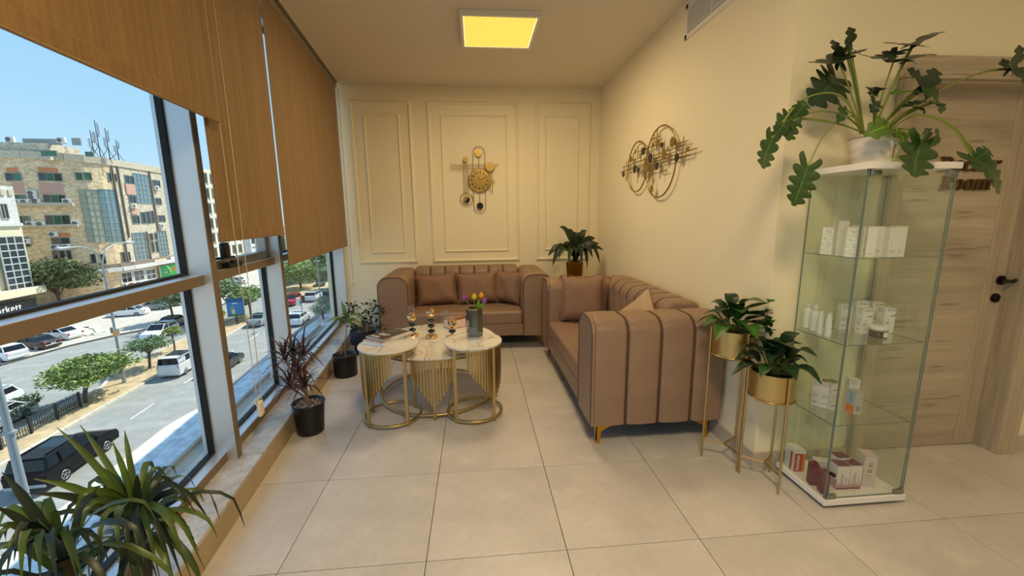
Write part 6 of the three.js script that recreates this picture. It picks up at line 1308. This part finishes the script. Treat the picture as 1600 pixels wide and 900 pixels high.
  for (const q of [[220, 332, 226, 349], [228, 331, 233, 349], [235, 330, 240, 348], [233, 365, 238, 376], [241, 364, 245, 374], [236, 378, 240, 394], [243, 377, 246, 394]]) windowOn(F, t, q, winDark, { nx: 1, f: 0.08 });
  for (const q of [[196, 288, 210, 304], [204, 322, 213, 335]]) panelOn(F, t, q, pinkM, 'spandrel', 0.18);
  for (const [x, y0, y1] of [[186.5, 262, 410], [191.5, 262, 372], [239, 268, 360], [232, 362, 412]]) panelOn(F, t, [x - 0.6, y0, x + 0.6, y1], brownM, 'downpipe', 0.28);
  // brown ledge, white canopy and ground floor arches
  const gy = F.hit(150, 424).y;
  put('cornice', rel(merge(F.seg.slice(0).map((g) => F.slab(g.s0, g.s0 + g.l, gy + 0.3, gy + 1.0, 0.5))), t), brownM, t);
  put('canopy_band', rel(merge(F.seg.map((g) => F.slab(g.s0, g.s0 + g.l, gy - 0.35, gy + 0.3, 1.0))), t), stoneW, t);
  for (const q of [[190, 426, 205, 441], [209, 423, 224, 438], [120, 428, 133, 443], [228, 421, 242, 436]]) windowOn(F, t, q, winDark, { nx: 2, ny: 2, frame: stoneW, f: 0.3 });
  put('awning', rel(T(box(11, 0.25, 3), ...(() => { const p = F.at(L - 6).p.clone().addScaledVector(F.seg[0].nn, 2); return [p.x, F.hit(140, 455).y, p.z]; })(), 0.12, Math.atan2(-dl.z, dl.x)), t), stoneW, t);
  // lettering and signs
  const sign = (q, draw, label, name) => { const o = panelOn(F, t, q, M('#e8e8e4', 0.6), 'sign_box', 0.5); o.parent.remove(o); const A = F.hit(q[0], (q[1] + q[3]) / 2), B = F.hit(q[2], (q[1] + q[3]) / 2), C = F.hit((q[0] + q[2]) / 2, q[1]), D = F.hit((q[0] + q[2]) / 2, q[3]), m = F.at((A.s + B.s) / 2), w = Math.abs(B.s - A.s), h = C.y - D.y;
    const p = m.p.clone().addScaledVector(m.g.nn, 0.6); p.y = (C.y + D.y) / 2; const s = thing('sign', label, 'sign', p, Math.atan2(m.g.nn.x, m.g.nn.z));
    put('board', rbox(w, h, 0.16, 0.02), M('#d8d6d0', 0.6), s); put('print', T(new THREE.PlaneGeometry(w * 0.98, h * 0.98), 0, 0, 0.083), M('#ffffff', 0.5, { map: canvasTex(256, Math.max(32, Math.round(256 * h / w)), draw) }), s); put('bracket', box(w * 0.6, 0.1, 0.5, 0, 0, -0.3), ironM, s); };
  sign([245, 413, 277, 440], (g, w, h) => { const q = g.createLinearGradient(0, 0, w, h); q.addColorStop(0, '#12703c'); q.addColorStop(1, '#3fae3a'); g.fillStyle = q; g.fillRect(0, 0, w, h); g.strokeStyle = '#bfe36a'; g.lineWidth = 7; g.beginPath(); g.moveTo(w * 0.3, 0); g.quadraticCurveTo(w * 0.5, h * 0.2, w * 0.5, h * 0.5); g.stroke(); g.fillStyle = '#d8402c'; g.beginPath(); g.arc(w * 0.66, h * 0.28, h * 0.13, 0, 7); g.fill(); g.fillStyle = '#fff'; g.font = `bold ${Math.round(h * 0.26)}px serif`; g.fillText('عالم', w * 0.56, h * 0.66); g.fillText('كوز', w * 0.14, h * 0.84); g.fillStyle = 'rgba(10,80,50,0.8)'; g.fillRect(w * 0.16, h * 0.3, w * 0.26, h * 0.2); g.fillStyle = '#eaf4ea'; g.font = `${Math.round(h * 0.12)}px sans-serif`; g.fillText('HUSK', w * 0.18, h * 0.45); }, 'large green shop sign with white script on the beige building');
  sign([191, 441, 206, 449], (g, w, h) => { g.fillStyle = '#e9e3da'; g.fillRect(0, 0, w, h); g.fillStyle = '#8e2a22'; g.beginPath(); g.ellipse(w / 2, h / 2, w * 0.42, h * 0.36, 0, 0, 7); g.fill(); g.fillStyle = '#f0e6da'; g.font = `bold ${Math.round(h * 0.4)}px serif`; g.textAlign = 'center'; g.fillText('Lifestyle', w / 2, h * 0.63); }, 'white shop sign with a dark red oval on the beige building');
  sign([212, 438, 227, 446], (g, w, h) => { g.fillStyle = '#eeeae4'; g.fillRect(0, 0, w, h); g.fillStyle = '#3a3a44'; g.fillRect(w * 0.1, h * 0.2, w * 0.8, h * 0.2); g.fillStyle = '#b8283a'; g.fillRect(w * 0.1, h * 0.5, w * 0.8, h * 0.3); }, 'white shop sign with red and dark lines next to the oval one');
  sign([236, 405, 255, 412], (g, w, h) => { g.fillStyle = '#e2d3b2'; g.fillRect(0, 0, w, h); g.fillStyle = '#7a4a36'; g.font = `italic bold ${Math.round(h * 0.7)}px serif`; g.fillText('Movenpick', w * 0.06, h * 0.72); }, 'cream sign with brown handwriting above the green shop sign');
  for (const [q, s] of [[[261.5, 401, 267.5, 410], 'left'], [[268.5, 400, 274.5, 409], 'right']]) sign(q, (g, w, h) => { g.fillStyle = '#f2f2f0'; g.fillRect(0, 0, w, h); g.fillStyle = '#4a5a6a'; for (const [x, y] of [[0.25, 0.3], [0.6, 0.3], [0.25, 0.7], [0.6, 0.7]]) g.fillRect(w * x, h * y, w * 0.2, h * 0.12); }, `small white square sign over the green shop sign, ${s} of two`);
  // air conditioners
  const acs = [[51, 302, 'air conditioner high on the beige wall, topmost of the cluster'], [52, 308.5, 'air conditioner in the cluster, just under the topmost'], [29, 315.5, 'air conditioner at the left end of the upper ledge'], [42, 315.5, 'air conditioner second along the upper ledge'], [57.5, 315, 'air conditioner left of the green windows on the upper ledge'], [104.5, 315, 'air conditioner right of the green windows on the upper ledge'], [51, 350, 'air conditioner at the left end of the lower ledge'], [65, 350, 'air conditioner left of the wide window on the lower ledge'], [118, 349, 'air conditioner at the right end of the lower ledge'], [84, 366, 'air conditioner above the recessed dark windows'], [88, 386, 'air conditioner under the recessed dark windows, left one'], [103.5, 385.5, 'air conditioner under the recessed dark windows, right one'], [206, 322, 'air conditioner on the street front below a narrow window'], [242, 294, 'air conditioner high on the street front'], [250, 353, 'air conditioner on the street front above the right glazed strip'], [43, 377, 'air conditioner half hidden beside the white building'], [204, 411, 'air conditioner low on the rounded corner above the canopy']];
  for (const [x, y, l] of acs) aircon(F, x, y, l);
  for (const [x, l] of [[94, 'air conditioner on the roof in front of the grey screen'], [14, 'air conditioner at the left end of the roof']]) { const a = aircon(P, x, 219, l); a.position.addScaledVector(F.seg[0].nn, -0.5); a.position.y = pt + 0.03; }
  // antenna masts on the rounded corner
  const mast = (px, pyb, pyt, label) => { const q = atPlane(F.seg[3].a.clone().addScaledVector(F.seg[3].nn, -2.5), F.seg[3].nn, px, pyb), e = atPlane(F.seg[3].a.clone().addScaledVector(F.seg[3].nn, -2.5), F.seg[3].nn, px, pyt), H = e.y - top; const a = thing('antenna_mast', label, 'antenna', [q.x, top, q.z], 0.6);
    put('mast', cyl(0.07, 0.05, H, 0, 0, 0, 8), ironM, a); put('strut', merge([bar([0, H * 0.35, 0], [-1.2, 0, 0.2], 0.04, 6), bar([0, H * 0.35, 0], [0.6, 0, -1], 0.04, 6)]), ironM, a);
    for (const [k, d] of [[0.55, -0.3], [0.78, 0.28]]) { put('panel_antenna', T(rbox(0.3, H * 0.3, 0.16, 0.04), d, H * k, 0.12, 0.06), M('#c9cdd2', 0.5), a); put('radio_unit', rbox(0.26, 0.4, 0.2, 0.03, d * 0.6, H * (k - 0.18), 0.05), M('#b5b9bd', 0.6), a); } };
  mast(148, 246, 204, 'rooftop antenna mast farthest left of the group'); mast(157.5, 246, 189, 'tallest rooftop antenna mast with a thin tip'); mast(172, 248, 201, 'third rooftop antenna mast from the left'); mast(186, 250, 219, 'shortest rooftop antenna mast at the right');
}
{ // --- white building at the left edge, nearer than the beige one
  const NB2 = -57.5, nrm = V(1, 0, -KF).normalize(), base = FU(0, 0, NB2), du = V(-KF, 0, -1).normalize();
  const e = atPlane(base, nrm, 30, 340).setY(0), F = new Facade([e.clone().addScaledVector(du, -22), e]);
  const t = building('building', 'white and cream building at the left edge with a dark gridded window', V(e.x, STREET, e.z));
  const top = F.hit(14, 291).y, mid = F.hit(20, 351).y, low = F.hit(30, 456).y;
  put('upper_wall', rel(F.wall(mid, top, 9), t), stoneW, t);
  put('crenels', rel(merge([...Array(10)].map((_, k) => F.slab(F.len - 0.9 - k * 1.1, F.len - 0.3 - k * 1.1, top - 1.3, top - 0.5, 0.15))), t), concrete, t);
  put('lower_wall', rel(F.wall(low, mid, 9), t), creamW, t); put('ledge', rel(F.slab(0, F.len + 0.3, low - 0.5, low + 0.5, 1.2, 1), t), creamW, t); put('ledge', rel(F.slab(0, F.len, mid - 0.2, mid + 0.2, 0.3), t), stoneW, t);
  put('ground_floor', rel(F.wall(STREET, low - 0.4, 8), t), M('#7d776e', 0.8), t);
  windowOn(F, t, [1, 319, 11, 341], winDark, { nx: 2, frame: M('#b8aa9e', 0.6) });
  const G = new Facade([e.clone().addScaledVector(du, -9).addScaledVector(nrm, 0.4), e.clone().addScaledVector(du, 0.8).addScaledVector(nrm, 0.4)]);
  windowOn(G, t, [5, 370, 42, 455], MP('#4a5258', 0.1, { metalness: 0.4, clearcoat: 1 }), { nx: 3, ny: 8, bar: 0.08, frame: M('#b9bec0', 0.5) });
  const q = F.hit(5, 484), m = F.at(q.s), s = thing('sign', 'dark shop sign with pale letters at the left edge', 'sign', m.p.clone().addScaledVector(m.g.nn, 0.6).setY(q.y), Math.atan2(m.g.nn.x, m.g.nn.z));
  put('board', rbox(8, 1.6, 0.2, 0.03), mat.black, s); put('print', T(new THREE.PlaneGeometry(7.9, 1.5), 0, 0, 0.103), M('#ffffff', 0.5, { map: canvasTex(512, 96, (g, w, h) => { g.fillStyle = '#14181a'; g.fillRect(0, 0, w, h); g.fillStyle = '#e6ecec'; g.font = 'bold 74px sans-serif'; g.textAlign = 'right'; g.fillText('Markett', w * 0.72, h * 0.76); }) }), s); put('bracket', box(4, 0.2, 0.5, 0, 0, -0.3), ironM, s);
}
function plainBlock(label, px0, px1, pyTop, NN, depth, wallM, floors, cols, wm, o = {}) {
  const nrm = V(1, 0, -KF).normalize(), base = FU(0, 0, NN), du = V(-KF, 0, -1).normalize();
  const a = atPlane(base, nrm, px0, 340).setY(0), b = atPlane(base, nrm, px1, 340).setY(0), F = new Facade([a, b]);
  const t = building('building', label, V(b.x, STREET, b.z)), top = F.hit((px0 + px1) / 2, pyTop).y;
  put('wall', rel(F.wall(STREET, top, depth), t), wallM, t); put('parapet', rel(F.slab(0, F.len, top - 0.3, top + 0.5, 0.25), t), wallM, t);
  const h = (top - STREET - 4) / floors;
  for (let j = 0; j < floors; j++) {
    const y = STREET + 4 + j * h; put('floor_band', rel(F.slab(0, F.len, y - 0.25, y + 0.35, 0.35), t), o.band ?? wallM, t);
    for (let i = 0; i < cols; i++) { const s0 = F.len * (i + 0.18) / cols, s1 = F.len * (i + 0.82) / cols; const w = put('window', rel(merge([F.slab(s0, s1, y + 0.9, y + 1.0, 0.12), F.slab(s0, s1, y + h - 0.6, y + h - 0.5, 0.12), F.slab(s0 - 0.1, s0, y + 0.9, y + h - 0.5, 0.12), F.slab(s1, s1 + 0.1, y + 0.9, y + h - 0.5, 0.12)]), t), frameM, t); put('pane', rel(F.slab(s0, s1, y + 1, y + h - 0.6, 0.05), t), wm, w); }
  }
  for (let i = 0; i <= cols; i++) put('pier', rel(F.slab(F.len * i / cols - 0.45, F.len * i / cols + 0.45, STREET, top, 0.3), t), wallM, t);
  return t;
}
plainBlock('cream office block with brown windows seen between the mullion and the blind', 308, 372, 272, -52, 14, creamW, 6, 6, winDark, { band: stoneW });
plainBlock('white low block with small windows beyond the opening sash', 386, 425, 330, -66, 12, stoneW, 3, 5, winDark);
plainBlock('pale distant block behind the trees of the far window', 428, 500, 362, -60, 14, stoneB, 4, 9, winBlue);
plainBlock('far block closing the view at the end of the street', 500, 560, 352, -44, 14, creamW, 5, 8, winDark);
// things of one kind belong together
const GROUPS = { sofa: 'matching taupe sofas', cushion: 'cushions on the sofas', coffee_table: 'nest of three marble tables', magazine: 'magazines in the stack', candle_holder: 'gold candle holders on the table', tulip: 'tulips in the grey vase', carton: 'cartons in the display cabinet', bottle: 'white bottles on the middle shelf', cosmetic_tube: 'white tubes on the middle shelf', roller_blind: 'tan roller blinds', planter_stand: 'gold planters on tripod stands', ceiling_light: 'square ceiling light panels', car: 'cars outside', tree: 'trees outside', street_lamp: 'street lamps outside', air_conditioner: 'air conditioners on the beige building', antenna_mast: 'antenna masts on the roof', building: 'buildings across the road', sign: 'shop signs across the road' };
for (const o of scene.children) { const k = o.name.replace(/_\d{3}$/, ''); if (o.userData.category && GROUPS[k]) o.userData.group ??= GROUPS[k]; }
renderer.render(scene, camera);
